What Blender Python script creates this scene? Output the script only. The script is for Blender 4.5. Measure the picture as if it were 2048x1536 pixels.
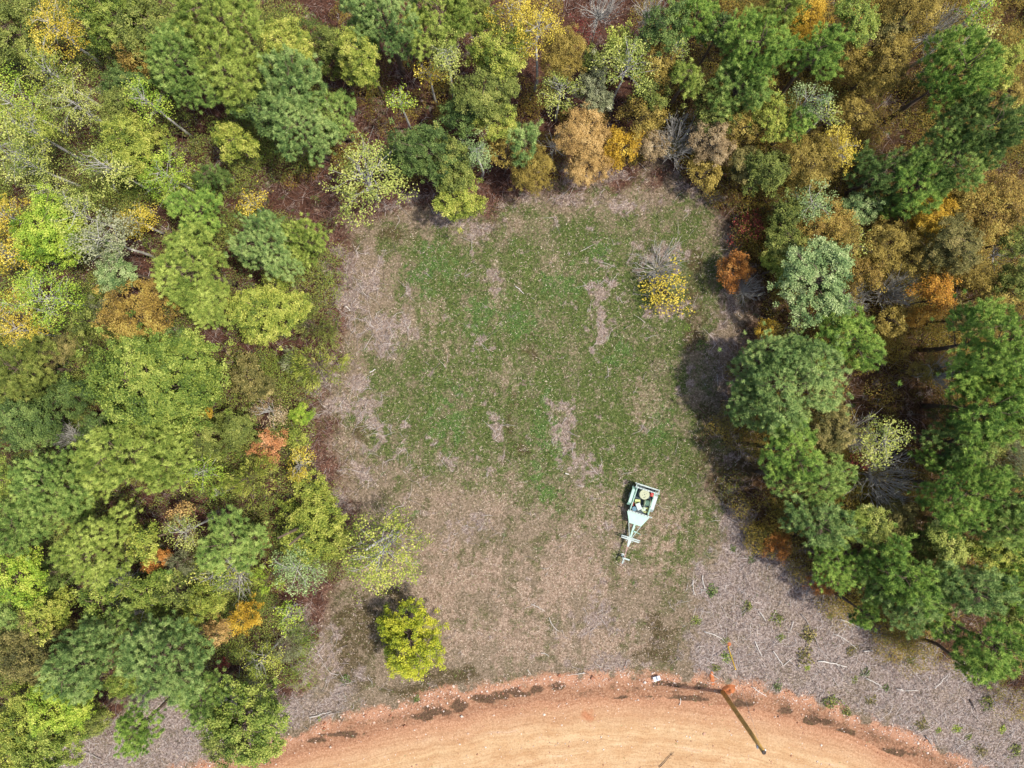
import bpy, math, random
import numpy as np

for o in list(bpy.data.objects): bpy.data.objects.remove(o)
sc = bpy.context.scene
COL = sc.collection
R = math.radians

# ------------------------------------------------------------------ camera, sky, sun, exposure
H = 50.0                     # height of the drone above the ground
S = 2048 / 72.0              # photo pixels per metre on the ground
cam = bpy.data.cameras.new('camera'); camo = bpy.data.objects.new('camera', cam); COL.objects.link(camo)
cam.sensor_width = 36; cam.lens = 25.0; cam.clip_end = 3000; cam.clip_start = 0.5
camo.location = (0, 0, H); camo.rotation_euler = (0, 0, 0)
sc.camera = camo
SUN_EL = 65.0
SUN_DIR = np.array([0.99, -0.13])
SUN_DIR = SUN_DIR / np.linalg.norm(SUN_DIR)
w = bpy.data.worlds.new('World'); sc.world = w; w.use_nodes = True
nt = w.node_tree; bg = nt.nodes['Background']
sky = nt.nodes.new('ShaderNodeTexSky'); sky.sky_type = 'NISHITA'; sky.sun_disc = False
sky.sun_elevation = R(SUN_EL); sky.sun_rotation = math.atan2(SUN_DIR[0], SUN_DIR[1])
sky.air_density = 1.0; sky.dust_density = 3.0
nt.links.new(sky.outputs[0], bg.inputs[0]); bg.inputs[1].default_value = 0.15
sl = bpy.data.lights.new('sun', 'SUN'); sl.energy = 3.9; sl.angle = R(2.0); sl.color = (1.0, 0.94, 0.83)
so = bpy.data.objects.new('sun', sl); COL.objects.link(so); so.location = (30, -10, 60)
from mathutils import Vector
ce = math.cos(R(SUN_EL))
dirv = Vector((SUN_DIR[0]*ce, SUN_DIR[1]*ce, math.sin(R(SUN_EL))))
so.rotation_euler = dirv.to_track_quat('Z', 'Y').to_euler()
vs = sc.view_settings; vs.view_transform = 'Standard'; vs.look = 'None'; vs.exposure = 0.64; vs.gamma = 1; vs.use_curve_mapping = False
sc.cycles.max_bounces = 5; sc.cycles.diffuse_bounces = 2; sc.cycles.glossy_bounces = 1; sc.cycles.transmission_bounces = 3
sc.cycles.use_adaptive_sampling = True; sc.cycles.use_denoising = True

# ------------------------------------------------------------------ helpers
def srgb(c, k=1.0):
    v = np.array(c[:3], float) / 255.0
    l = np.where(v <= 0.04045, v / 12.92, ((v + 0.055) / 1.055) ** 2.4) * k
    return (float(l[0]), float(l[1]), float(l[2]), 1.0)

def gp(px, py, z=0.0):
    """the world point at height z that stands where the photo shows pixel (px, py)"""
    f = (H - z) / H
    return ((px - 1024) / S * f, (768 - py) / S * f, z)

def vnoise(x, y, seed):
    rg = np.random.default_rng(seed); n = 256
    L = rg.random((n, n))
    xi = np.floor(x).astype(int); yi = np.floor(y).astype(int)
    fx = x - xi; fy = y - yi
    fx = fx*fx*(3-2*fx); fy = fy*fy*(3-2*fy)
    a = L[xi % n, yi % n]; b = L[(xi+1) % n, yi % n]; c = L[xi % n, (yi+1) % n]; d = L[(xi+1) % n, (yi+1) % n]
    return (a*(1-fx)+b*fx)*(1-fy) + (c*(1-fx)+d*fx)*fy

def fbm(x, y, freq, seed, octs=4, gain=0.55):
    s = 0; a = 1; t = 0
    for i in range(octs):
        s = s + a*vnoise(x*freq + 17.3*i, y*freq - 9.1*i, seed+i); t += a; a *= gain; freq *= 2.03
    return s/t

def sdf_poly(px, py, poly):
    """signed distance in pixels, positive inside"""
    P = np.array(poly, float); Q = np.roll(P, -1, axis=0)
    d = np.full(px.shape, 1e18); inside = np.zeros(px.shape, bool)
    for (x0, y0), (x1, y1) in zip(P, Q):
        ex, ey = x1-x0, y1-y0; wx, wy = px-x0, py-y0
        t = np.clip((wx*ex+wy*ey)/(ex*ex+ey*ey+1e-9), 0, 1)
        d = np.minimum(d, (wx-ex*t)**2 + (wy-ey*t)**2)
        c = ((y0 <= py) & (y1 > py)) | ((y1 <= py) & (y0 > py))
        with np.errstate(divide='ignore', invalid='ignore'):
            xs = x0 + (py-y0)/(y1-y0+1e-12)*ex
        inside ^= c & (px < xs)
    return np.where(inside, 1, -1)*np.sqrt(d)

def sm(x, a, b):
    t = np.clip((x-a)/(b-a), 0, 1); return t*t*(3-2*t)

def mk(name, V, F, tint=None, smooth=False):
    """mesh from a vertex array and a list of face-index arrays"""
    me = bpy.data.meshes.new(name)
    V = np.ascontiguousarray(V, dtype=np.float32)
    me.vertices.add(len(V)); me.vertices.foreach_set('co', V.ravel())
    if not isinstance(F, (list, tuple)): F = [F]
    F = [f for f in F if len(f)]
    loops = np.concatenate([f.ravel() for f in F]).astype(np.int32)
    sizes = np.concatenate([np.full(len(f), f.shape[1]) for f in F])
    starts = np.concatenate([[0], np.cumsum(sizes)[:-1]]).astype(np.int32)
    me.loops.add(len(loops)); me.loops.foreach_set('vertex_index', loops)
    me.polygons.add(len(sizes)); me.polygons.foreach_set('loop_start', starts)
    if smooth: me.polygons.foreach_set('use_smooth', np.ones(len(sizes), bool))
    me.update(calc_edges=True)
    if tint is not None:
        a = me.attributes.new('tint', 'FLOAT', 'FACE'); a.data.foreach_set('value', np.asarray(tint, np.float32))
    return me

class MB:
    """collects shapes of ONE part"""
    def __init__(s): s.V = []; s.F = []; s.n = 0
    def add(s, V, F):
        V = np.asarray(V, float)
        for f in F: s.F.append([i+s.n for i in f])
        s.V.append(V); s.n += len(V); return s
    def box(s, c, size, rz=0, rx=0, ry=0, bev=0.0):
        x, y, z = np.array(size)/2.0
        b = min(bev, x*.45, y*.45, z*.45)
        if b > 0:
            pts = []
            for sx in (-1, 1):
                for sy in (-1, 1):
                    for sz in (-1, 1):
                        pts += [(sx*x, sy*(y-b), sz*(z-b)), (sx*(x-b), sy*y, sz*(z-b)), (sx*(x-b), sy*(y-b), sz*z)]
            import bmesh
            bm = bmesh.new(); vv = [bm.verts.new(p) for p in pts]; bmesh.ops.convex_hull(bm, input=vv)
            bm.verts.index_update()
            V = np.array([v.co[:] for v in bm.verts]); F = [[v.index for v in f.verts] for f in bm.faces]; bm.free()
        else:
            V = np.array([(sx*x, sy*y, sz*z) for sx in (-1, 1) for sy in (-1, 1) for sz in (-1, 1)])
            F = [(0,1,3,2),(4,6,7,5),(0,4,5,1),(2,3,7,6),(0,2,6,4),(1,5,7,3)]
        from mathutils import Euler
        M = np.array(Euler((rx, ry, rz)).to_matrix())
        return s.add(V @ M.T + np.array(c), F)
    def tube(s, pts, rad, n=8):
        pts = np.array(pts, float); rad = np.broadcast_to(rad, (len(pts),))
        V = []; F = []
        for i, p in enumerate(pts):
            t = pts[min(i+1, len(pts)-1)] - pts[max(i-1, 0)]; t = t/(np.linalg.norm(t)+1e-9)
            a = np.array([0, 0, 1.]) if abs(t[2]) < .9 else np.array([1., 0, 0])
            u = np.cross(t, a); u /= np.linalg.norm(u); v = np.cross(t, u)
            for k in range(n):
                q = 2*math.pi*k/n; V.append(p + rad[i]*(math.cos(q)*u + math.sin(q)*v))
        for i in range(len(pts)-1):
            for k in range(n):
                a = i*n+k; b = i*n+(k+1) % n; F.append((a, a+n, b+n, b))
        F.append(tuple(range(n))); F.append(tuple(reversed(range((len(pts)-1)*n, len(pts)*n))))
        return s.add(V, F)
    def prism(s, poly, z0, z1):
        n = len(poly); V = [(x, y, z0) for x, y in poly] + [(x, y, z1) for x, y in poly]
        F = [tuple(reversed(range(n))), tuple(range(n, 2*n))] + [(k, (k+1) % n, (k+1) % n+n, k+n) for k in range(n)]
        return s.add(V, F)
    def build(s, name, mat, parent=None, smooth=False, loc=None):
        me = bpy.data.meshes.new(name)
        me.from_pydata([tuple(v) for v in np.concatenate(s.V)], [], s.F); me.update()
        import bmesh
        bm = bmesh.new(); bm.from_mesh(me); bmesh.ops.recalc_face_normals(bm, faces=bm.faces); bm.to_mesh(me); bm.free()
        if smooth:
            me.polygons.foreach_set('use_smooth', np.ones(len(me.polygons), bool))
        return link(name, me, mat, parent, loc)

def link(name, me, mat, parent=None, loc=None):
    o = bpy.data.objects.new(name, me); COL.objects.link(o)
    if not me.materials: me.materials.append(None)
    if mat is not None:
        o.material_slots[0].link = 'OBJECT'; o.material_slots[0].material = mat
    if parent is not None: o.parent = parent
    if loc is not None: o.location = loc
    return o

def tag(o, label=None, cat=None, group=None, kind=None):
    if label: o['label'] = label
    if cat: o['category'] = cat
    if group: o['group'] = group
    if kind: o['kind'] = kind
    return o

def empty(name, loc, rz=0):
    o = bpy.data.objects.new(name, None); COL.objects.link(o); o.location = loc; o.rotation_euler = (0, 0, rz)
    o.empty_display_size = 0.2
    return o

def unit(v): return v/(np.linalg.norm(v, axis=-1, keepdims=True)+1e-9)
def rdirs(rg, n):
    return unit(rg.normal(size=(n, 3)))

def quads(C, Nn, L, W, rg):
    """rhombic leaves at C with normals Nn, half length L, half width W"""
    n = len(C); r = rdirs(rg, n); U = unit(np.cross(Nn, r)); Vv = np.cross(Nn, U)
    L = np.broadcast_to(L, (n,))[:, None]; W = np.broadcast_to(W, (n,))[:, None]
    bend = Nn*L*0.25
    V = np.stack([C-U*L-bend, C+Vv*W, C+U*L-bend, C-Vv*W], 1).reshape(-1, 3)
    return V, np.arange(4*n).reshape(n, 4)

def needles(C, D, L, W, rg):
    n = len(C); r = rdirs(rg, n); Vv = unit(np.cross(D, r))
    L = np.broadcast_to(L, (n,))[:, None]; W = np.broadcast_to(W, (n,))[:, None]
    V = np.stack([C-Vv*W, C+Vv*W, C+D*L+Vv*W*.3], 1).reshape(-1, 3)
    return V, np.arange(3*n).reshape(n, 3)

def segs(P0, P1, R0, R1, sides=4):
    n = len(P0); D = unit(P1-P0)
    A = np.where(np.abs(D[:, 2:3]) < .9, np.array([[0, 0, 1.]]), np.array([[1., 0, 0]]))
    U = unit(np.cross(D, A)); Vv = np.cross(D, U)
    R0 = np.broadcast_to(R0, (n,))[:, None]; R1 = np.broadcast_to(R1, (n,))[:, None]
    ring = []
    for k in range(sides):
        q = 2*math.pi*k/sides; d = math.cos(q)*U + math.sin(q)*Vv
        ring.append(P0+d*R0); ring.append(P1+d*R1)
    V = np.stack(ring, 1).reshape(-1, 3); b = np.arange(n)[:, None]*2*sides
    F = np.concatenate([b + np.array([[2*k, 2*k+1, (2*k+3) % (2*sides), (2*k+2) % (2*sides)]]) for k in range(sides)], 0)
    return V, F

# ------------------------------------------------------------------ materials
def newmat(name):
    m = bpy.data.materials.new(name); m.use_nodes = True
    return m, m.node_tree, m.node_tree.nodes['Principled BSDF']

def ramp(t, stops):
    n = t.nodes.new('ShaderNodeValToRGB'); e = n.color_ramp.elements
    while len(e) > 1: e.remove(e[0])
    e[0].position = stops[0][0]; e[0].color = stops[0][1]
    for p, c in stops[1:]:
        x = e.new(p); x.color = c
    return n

LK = 0.92
def leafmat(name, cols, trans=0.22, rough=0.6, k=LK):
    m, t, b = newmat(name)
    at = t.nodes.new('ShaderNodeAttribute'); at.attribute_name = 'tint'
    n = len(cols)
    rp = ramp(t, [(i/(n-1), srgb(c, k)) for i, c in enumerate(cols)])
    t.links.new(at.outputs['Fac'], rp.inputs[0])
    b.inputs['Roughness'].default_value = rough; b.inputs['Specular IOR Level'].default_value = 0.25
    t.links.new(rp.outputs[0], b.inputs['Base Color'])
    tr = t.nodes.new('ShaderNodeBsdfTranslucent'); t.links.new(rp.outputs[0], tr.inputs[0])
    mx = t.nodes.new('ShaderNodeMixShader'); mx.inputs[0].default_value = trans
    t.links.new(b.outputs[0], mx.inputs[1]); t.links.new(tr.outputs[0], mx.inputs[2])
    t.links.new(mx.outputs[0], t.nodes['Material Output'].inputs[0])
    return m

def simple(name, c, rough=0.6, metal=0, var=0.0, scale=6.0, k=1.0, c2=None):
    m, t, b = newmat(name)
    b.inputs['Roughness'].default_value = rough; b.inputs['Metallic'].default_value = metal
    if var > 0:
        tc = t.nodes.new('ShaderNodeTexCoord'); nz = t.nodes.new('ShaderNodeTexNoise'); nz.inputs['Scale'].default_value = scale
        nz.inputs['Detail'].default_value = 6
        t.links.new(tc.outputs['Object'], nz.inputs[0])
        a = np.array(srgb(c, k)); lo = tuple(a[:3]*(1-var))+(1,) if c2 is None else srgb(c2, k); hi = tuple(np.minimum(a[:3]*(1+var*.6), .95))+(1,)
        rp = ramp(t, [(0.3, lo), (0.7, hi)]); t.links.new(nz.outputs[0], rp.inputs[0]); t.links.new(rp.outputs[0], b.inputs['Base Color'])
    else: b.inputs['Base Color'].default_value = srgb(c, k)
    return m

PAL = {   # colour word -> sunlit photo colours, dark to light
 'blue-green': [(48,78,38),(94,128,60),(138,164,88),(170,190,110)],
 'mid-green': [(50,80,30),(94,128,50),(138,164,76),(170,190,98)],
 'yellowish green': [(62,88,28),(108,132,46),(150,168,70),(180,194,94)],
 'bright green': [(44,78,26),(88,128,44),(134,166,64),(166,192,84)],
 'deep green': [(38,62,28),(68,96,40),(100,128,58),(132,156,76)],
 'olive green': [(52,66,26),(92,108,40),(128,142,58),(168,172,84)],
 'brownish olive': [(54,60,30),(96,96,46),(136,128,66),(176,160,96)],
 'leaf green': [(50,76,22),(94,122,36),(138,156,56),(180,190,86)],
 'lime green': [(74,116,24),(124,162,36),(164,190,54),(204,212,88)],
 'lemon lime': [(70,96,16),(134,152,24),(176,182,34),(208,204,52)],
 'yellow-green': [(66,92,26),(118,138,42),(166,176,64),(206,204,98)],
 'pale green': [(62,96,50),(106,138,76),(146,172,104),(184,202,140)],
 'pale yellow-green': [(74,98,40),(130,148,58),(174,184,84),(206,208,118)],
 'yellow': [(120,106,20),(178,156,36),(210,188,54),(232,216,96)],
 'grey-green': [(88,98,66),(124,132,92),(154,160,118),(180,182,146)],
 'ochre gold': [(74,66,24),(124,106,40),(166,144,58),(196,176,88)],
 'golden yellow': [(120,90,12),(172,132,22),(206,166,38),(228,196,74)],
 'bright orange': [(110,72,16),(176,116,28),(214,158,48),(232,190,90)],
 'rusty orange': [(96,60,22),(156,92,34),(196,126,50),(214,158,80)],
 'peach orange': [(112,88,44),(168,132,70),(204,166,98),(224,192,128)],
 'coral orange': [(120,76,42),(180,114,66),(210,144,92),(222,170,124)],
 'rust gold': [(78,66,28),(136,108,44),(174,146,60),(190,176,84)],
 'tan': [(104,84,56),(148,124,88),(180,156,116),(204,184,148)],
 'dark red': [(60,22,24),(106,36,38),(146,54,50),(170,86,72)],
}
def soften(c, f=.16):
    g = c[0]*.3+c[1]*.59+c[2]*.11
    o = np.array(c)*(1-f) + np.array([g*1.08, g*1.0, g*.80])*f
    return tuple(float(v) for v in o)
PAL = {k: [soften(c) for c in v] for k, v in PAL.items()}
LM = {k: leafmat('leaf_' + k.replace(' ', '_').replace('-', '_'), v) for k, v in PAL.items()}
LMP = {k: leafmat('needles_' + k.replace(' ', '_').replace('-', '_'), v, .14, k=1.2) for k, v in PAL.items() if 'green' in k}
BARK = {'grey': simple('bark_grey', (150,145,140), .9, var=.35, scale=5, k=.8),
        'pale': simple('bark_pale', (190,186,178), .85, var=.35, scale=5, k=.8),
        'brown': simple('bark_brown', (110,92,76), .9, var=.4, scale=5, k=.7),
        'dark': simple('bark_dark', (72,62,54), .9, var=.4, scale=5, k=.7)}

# ------------------------------------------------------------------ where things are on the ground (photo pixels at ground level)
ROADX = [-3000,-200,300,430,560,700,850,1000,1150,1300,1450,1600,1750,1870,2000,2250,5200]
ROADY = [2600,1752,1602,1562,1515,1476,1442,1410,1392,1390,1406,1438,1486,1540,1606,1752,3500]
def road_y(px): 
    k = np.interp(px, ROADX, ROADY); k2 = np.interp(px+60, ROADX, ROADY); k3 = np.interp(px-60, ROADX, ROADY)
    return (k+k2+k3)/3
CLEAR = [(700,420),(800,385),(960,395),(1010,360),(1180,340),(1340,345),(1440,410),(1500,520),(1530,640),(1480,720),(1430,860),(1470,1000),
         (1530,1080),(1620,1180),(1750,1270),(1900,1350),(2048,1400),(2600,1560),(2600,3000),(-600,3000),(-600,1640),(130,1490),(250,1400),(380,1370),(560,1400),
         (610,1300),(640,1200),(700,1090),(650,960),(650,800),(670,600),(660,480)]
GREEN = [(800,470),(900,480),(1010,425),(1180,395),(1390,420),(1430,540),(1380,700),(1380,800),(1440,950),(1450,1080),(1340,1120),(1200,1060),
         (1130,1030),(1000,960),(900,930),(740,900),(690,830),(800,730),(820,640),(780,540)]
SLASH = [(1440,990),(1500,1010),(1560,1090),(1700,1200),(1900,1330),(2100,1400),(2600,1540),(2600,1900),(2100,1620),(1930,1530),(1760,1450),(1600,1405),(1450,1372),(1370,1330),(1372,1220),(1400,1130),(1440,1080)]
SLASH2 = [(230,1420),(400,1370),(600,1370),(720,1350),(700,1420),(560,1490),(400,1540),(0,1640),(-100,1560)]
PALE = [(745,560,34,60),(765,660,28,46),(700,600,36,40),(690,810,60,26),(640,760,36,50),(720,940,34,40),(690,1000,34,30),(800,410,60,26),(880,440,60,22),(960,470,24,30),
        (985,560,22,26),(1245,410,60,16),(1150,405,50,16),(1060,400,40,14),(1215,580,36,34),(1205,650,26,50),(1440,700,34,66),(1380,760,10,34),(1000,850,22,26),
        (1130,850,30,60),(1150,930,34,34),(1340,620,36,24),(700,530,44,30),(1180,350,90,18),(810,640,16,50),(760,850,40,16),(890,925,20,14),(1400,400,50,30),(1470,560,30,60),
        (1220,1330,70,20),(1190,1240,60,30),(1460,1040,26,50),(640,1300,40,50),(610,1250,30,40),(720,760,20,40),(1310,520,50,36),(1245,1060,30,20),(940,1060,40,24)]
TAN = [(900,1170,130,110),(1120,1180,120,100),(1000,1270,150,70),(1180,1290,130,60),(1000,1000,60,60),(1110,520,24,60),(990,570,22,50),(870,640,50,50),(1140,700,30,40),
       (1010,760,30,40),(1200,1020,80,60),(1320,1020,60,90),(880,980,60,40),(700,880,30,30),(1050,450,60,24),(1290,800,40,60)]
DARKW_SHADE = [(730,1240,60,60),(700,1290,60,70),(790,1200,50,36),(900,1350,90,26),(820,1385,60,26),(1330,1270,40,40),(1310,1310,60,18),(700,1360,60,36),(1025,850,22,70),(1040,910,34,26),  # dark weeds, plus the lone tree's shadow painted up-left of it
         (1060,700,30,24),(1410,880,36,90),(1440,960,50,60),(1390,660,24,60),(1500,960,40,60),(720,870,30,26),(780,470,50,20),(1390,540,24,60)]  # right-edge patches: brown brush with the pines' shade painted in
def blobs(px, py, L):
    w_ = np.zeros(px.shape)
    for x, y, rx, ry in L:
        w_ = np.maximum(w_, 1.0 - np.sqrt(((px-x)/rx)**2 + ((py-y)/ry)**2)*0.6)
    return w_

LUSH = [(1085,860,16,70),(1075,930,20,50),(1112,870,14,50),(1092,985,34,34),(1240,700,34,30),(1200,500,24,30),(1140,560,60,40),(960,620,50,50),(860,530,50,50),(1300,980,30,24),(1050,640,50,40),(900,840,40,60),(1320,850,30,50)]
STRIPS = [(840,1434,28,9),(880,1424,28,10),(920,1410,28,12),(960,1398,30,12),(1000,1390,28,9),(1040,1385,28,11),(1080,1377,26,9),(1112,1373,22,9),(690,1470,44,7),(740,1482,30,6),(640,1480,28,6),
          (1240,1398,30,5),(1300,1394,26,6),(1370,1398,34,6),(1490,1408,24,7),(1560,1422,34,8),(1630,1442,30,9),(1700,1466,36,10),(1790,1505,30,10),(1350,1367,50,6),(1400,1370,30,6)]  # last two strips paint the pole's shadow along the bank
OPEN = [(600,420,90,60),(450,680,80,36),(470,350,40,30),(660,880,40,120),(560,1270,50,70),(230,1480,150,60),(700,180,30,40),(1800,840,90,90),(1720,780,70,70),(1600,640,60,40),
        (520,690,50,30),(560,1150,30,50),(1060,170,20,40),(1480,430,40,40),(640,20,40,30),(1500,1000,40,60)]
def zones(px, py):
    """weights (0..1) of every kind of ground cover and painted shade at photo-pixel ground coordinates"""
    x = px/S; y = py/S
    n1 = fbm(x, y, 0.35, 11, 5) - .5; n2 = fbm(x, y, 1.3, 31, 5) - .5; n3 = fbm(x, y, 1.0, 51, 5) - .5; n4 = fbm(x, y, .8, 71, 4)-.5
    st = (fbm(x*2.6+y*.25, y*.22, 1.0, 97, 3)-.5)*.9
    Z = {}
    dc = sdf_poly(px, py, CLEAR)
    Z['band'] = np.exp(-((dc+n1*120-4)/34.0)**2)*sm(1290-py, 0, 80)*(1-sm(px, 1150, 1350)*.6)*sm(n2+n3*.6, -.25, .05)
    Z['clear'] = sm(dc + n1*120 + n2*90, -22, 24)
    dg = sdf_poly(px, py, GREEN)
    Z['green'] = sm(dg + n1*130 + n3*90, -90, 70)*(.55+.45*sm(n2+n3*.5-st*.35, -.26, 0.10))
    Z['green2'] = sm(dc + n1*100, 0, 40)*sm(n3+n2*.8+.05, -.14, .22)*.6
    Z['tan'] = sm(blobs(px, py, TAN) + st + n1*.8 + n2*1.3 + (fbm(x, y, 2.7, 85, 3)-.5)*1.4, .22, .95)*(.45+.4*sm(py, 960, 1120))
    Z['pale'] = sm(blobs(px, py, PALE) + n2*1.8 + n4*.8 + (fbm(x, y, 3.1, 81, 3)-.5)*1.6, .30, .95)*.9
    Z['darkw_shade'] = sm(blobs(px, py, DARKW_SHADE) + n2*1.5 + n1*.5, .28, .90)*.8
    Z['slash'] = sm(np.maximum(sdf_poly(px, py, SLASH), sdf_poly(px, py, SLASH2)) + n2*80 + n1*50, -20, 24)*(.62+.38*sm(n4+n2*.6, -.16, .05))
    Z['lush'] = sm(blobs(px, py, LUSH) + n2*1.4 + (fbm(x, y, 3.3, 87, 3)-.5)*1.4, .35, .8)
    Z['open'] = sm(blobs(px, py, OPEN) + n1*.7 + n2*.7, .35, .6)
    dr = py - road_y(px)
    Z['dr'] = dr
    Z['clay'] = sm(dr + 46 + n2*46 + n1*30, -10, 12)*sm(420 - dr, 0, 60)
    Z['rubble'] = np.exp(-((dr+38+n1*24)/14.0)**2)*sm(n2+.5, .32, .5)
    Z['strip'] = np.exp(-((dr+14+n1*50+n3*26)/14.0)**2)*sm(n3+n2*.9, -.16, .10)*sm(px, 620, 740)*.45
    Z['strip'] = np.maximum(Z['strip'], sm(blobs(px, py, STRIPS) + n2*1.2 + n3*.6, .34, .62))
    Z['right'] = sm(px + n1*200, 1250, 1480)*sm(1050-py*.7-n1*200+0*px, 0, 200)
    return Z

# ------------------------------------------------------------------ ground sheet
gx = np.concatenate([-np.geomspace(700, 42.5, 26), np.arange(-42, 42.001, 0.13), np.geomspace(42.5, 700, 26)])
gy = np.concatenate([-np.geomspace(700, 32.5, 26), np.arange(-32, 32.001, 0.13), np.geomspace(32.5, 700, 26)])
GX, GY = np.meshgrid(gx, gy, indexing='ij')
PXg = GX*S + 1024; PYg = 768 - GY*S
Zg = zones(PXg, PYg)
def height(x, y, Z=None):
    px = x*S+1024; py = 768-y*S
    if Z is None: dr = py - road_y(px)
    else: dr = Z['dr']
    off = 1 - sm(dr, -30, -2)*(1-sm(dr, 250, 300))
    h = (fbm(x, y, 0.12, 5, 3)-.5)*0.35 + (fbm(x, y, 1.4, 9, 3)-.5)*0.13
    h = h*off*(1 - .999*sm(np.hypot(x, y), 120, 300))
    h = h + 0.20*np.exp(-((dr+36+(fbm(x, y, .5, 93, 3)-.5)*50)/15.0)**2)*(.3+1.4*np.clip(fbm(x, y, .8, 95, 3)-.15, 0, 1)) - 0.05*(1-off)
    return h
GZ = height(GX, GY, Zg)
ni, nj = GX.shape
idx = np.arange(ni*nj).reshape(ni, nj)
Fg = np.stack([idx[:-1, :-1], idx[1:, :-1], idx[1:, 1:], idx[:-1, 1:]], -1).reshape(-1, 4)
gme = mk('ground', np.stack([GX, GY, GZ], -1).reshape(-1, 3), Fg, smooth=True)
ZN = ['band', 'lush', 'clear', 'green', 'green2', 'tan', 'pale', 'darkw_shade', 'slash', 'clay', 'rubble', 'strip', 'right']
for k in ZN:
    a = gme.attributes.new('z_'+k, 'FLOAT', 'POINT'); a.data.foreach_set('value', Zg[k].ravel().astype(np.float32))

gm, t, b = newmat('ground_cover')
geo = t.nodes.new('ShaderNodeNewGeometry')
def noise(scale, detail=5, rough=.6, dist=0):
    n = t.nodes.new('ShaderNodeTexNoise'); n.inputs['Scale'].default_value = scale; n.inputs['Detail'].default_value = detail
    n.inputs['Roughness'].default_value = rough; n.inputs['Distortion'].default_value = dist
    t.links.new(geo.outputs['Position'], n.inputs[0]); return n.outputs[0]
def math_(op, a, b_=None, c=None):
    n = t.nodes.new('ShaderNodeMath'); n.operation = op
    for i, v in enumerate((a, b_, c)):
        if v is None: continue
        if isinstance(v, (int, float)): n.inputs[i].default_value = v
        else: t.links.new(v, n.inputs[i])
    return n.outputs[0]
nf = noise(7, 8, .85); nm = noise(2.6, 5, .6); nff = noise(30, 4, .7); nv = math_('ADD', math_('MULTIPLY', noise(3.4, 8, .85, .6), .8), math_('MULTIPLY', noise(12, 5, .8), .2))
GK = 0.78
def two(c1, c2, fac, a=.35, bb=.65, c3=None):
    st = [(a, srgb(c1, GK)), (bb, srgb(c2, GK))]
    if c3: st.append((min(bb+.10, 1), srgb(c3, GK)))
    r_ = ramp(t, st); t.links.new(fac, r_.inputs[0]); return r_.outputs[0]
def mixc(a, b_, f):
    n = t.nodes.new('ShaderNodeMix'); n.data_type = 'RGBA'
    t.links.new(f, n.inputs[0]); t.links.new(a, n.inputs[6]); t.links.new(b_, n.inputs[7]); return n.outputs[2]
def zattr(k, sharp=0.8):
    a = t.nodes.new('ShaderNodeAttribute'); a.attribute_name = 'z_'+k
    s_ = math_('MULTIPLY_ADD', math_('SUBTRACT', nv, 0.5), sharp*4.2, a.outputs['Fac'])
    s_ = math_('MULTIPLY_ADD', math_('SUBTRACT', s_, 0.5), 1.5, 0.5)
    n = t.nodes.new('ShaderNodeClamp'); t.links.new(s_, n.inputs[0])
    # a zone never leaks where its weight is nil
    m1 = math_('MULTIPLY', n.outputs[0], math_('MINIMUM', math_('MULTIPLY', a.outputs['Fac'], 6.0), 1.0)); return m1
col = two((62,40,34), (112,80,66), nf, .42, .58, (146,112,90))
col = mixc(col, two((58,42,30), (104,80,54), nf, .43, .57, (146,118,80)), zattr('right'))
col = mixc(col, two((104,92,72), (156,138,118), nf, .43, .55, (192,168,146)), zattr('clear'))
col = mixc(col, two((84,56,46), (132,98,84), nf, .43, .56, (178,150,138)), zattr('band', 1.0))
col = mixc(col, two((70,74,42), (110,108,70), nf, .43, .57, (146,138,96)), zattr('green2', 1.1))
col = mixc(col, two((54,70,32), (98,112,58), nf, .43, .55, (152,152,104)), zattr('green', 1.0))
col = mixc(col, two((56,80,38), (96,124,62), nf, .43, .56, (150,166,112)), zattr('lush', 1.2))
col = mixc(col, two((126,104,86), (186,162,142), nf, .43, .56, (222,202,184)), zattr('tan', 1.1))
col = mixc(col, two((68,58,40), (102,90,62), nf, .43, .57, (128,110,84)), zattr('darkw_shade', .9))
col = mixc(col, two((112,94,84), (168,150,140), nf, .43, .54, (204,188,178)), zattr('pale', 1.0))
col = mixc(col, two((106,90,82), (170,154,146), nf, .43, .54, (212,198,190)), zattr('slash', .6))
col = mixc(col, two((146,102,76), (188,144,114), nf, .43, .56, (210,178,150)), zattr('clay', .6))
col = mixc(col, two((150,100,74), (214,164,132), nff, .36, .58, (240,214,192)), zattr('rubble', .8))
col = mixc(col, two((84,64,50), (124,98,78), nf, .43, .57), zattr('strip', .9))
t.links.new(col, b.inputs['Base Color']); b.inputs['Roughness'].default_value = .95; b.inputs['Specular IOR Level'].default_value = .1
bp = t.nodes.new('ShaderNodeBump'); bp.inputs['Strength'].default_value = .9; bp.inputs['Distance'].default_value = .16
t.links.new(math_('ADD', nf, math_('MULTIPLY', nff, .5)), bp.inputs['Height']); t.links.new(bp.outputs[0], b.inputs['Normal'])
tag(link('ground', gme, gm), kind='structure')

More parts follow.
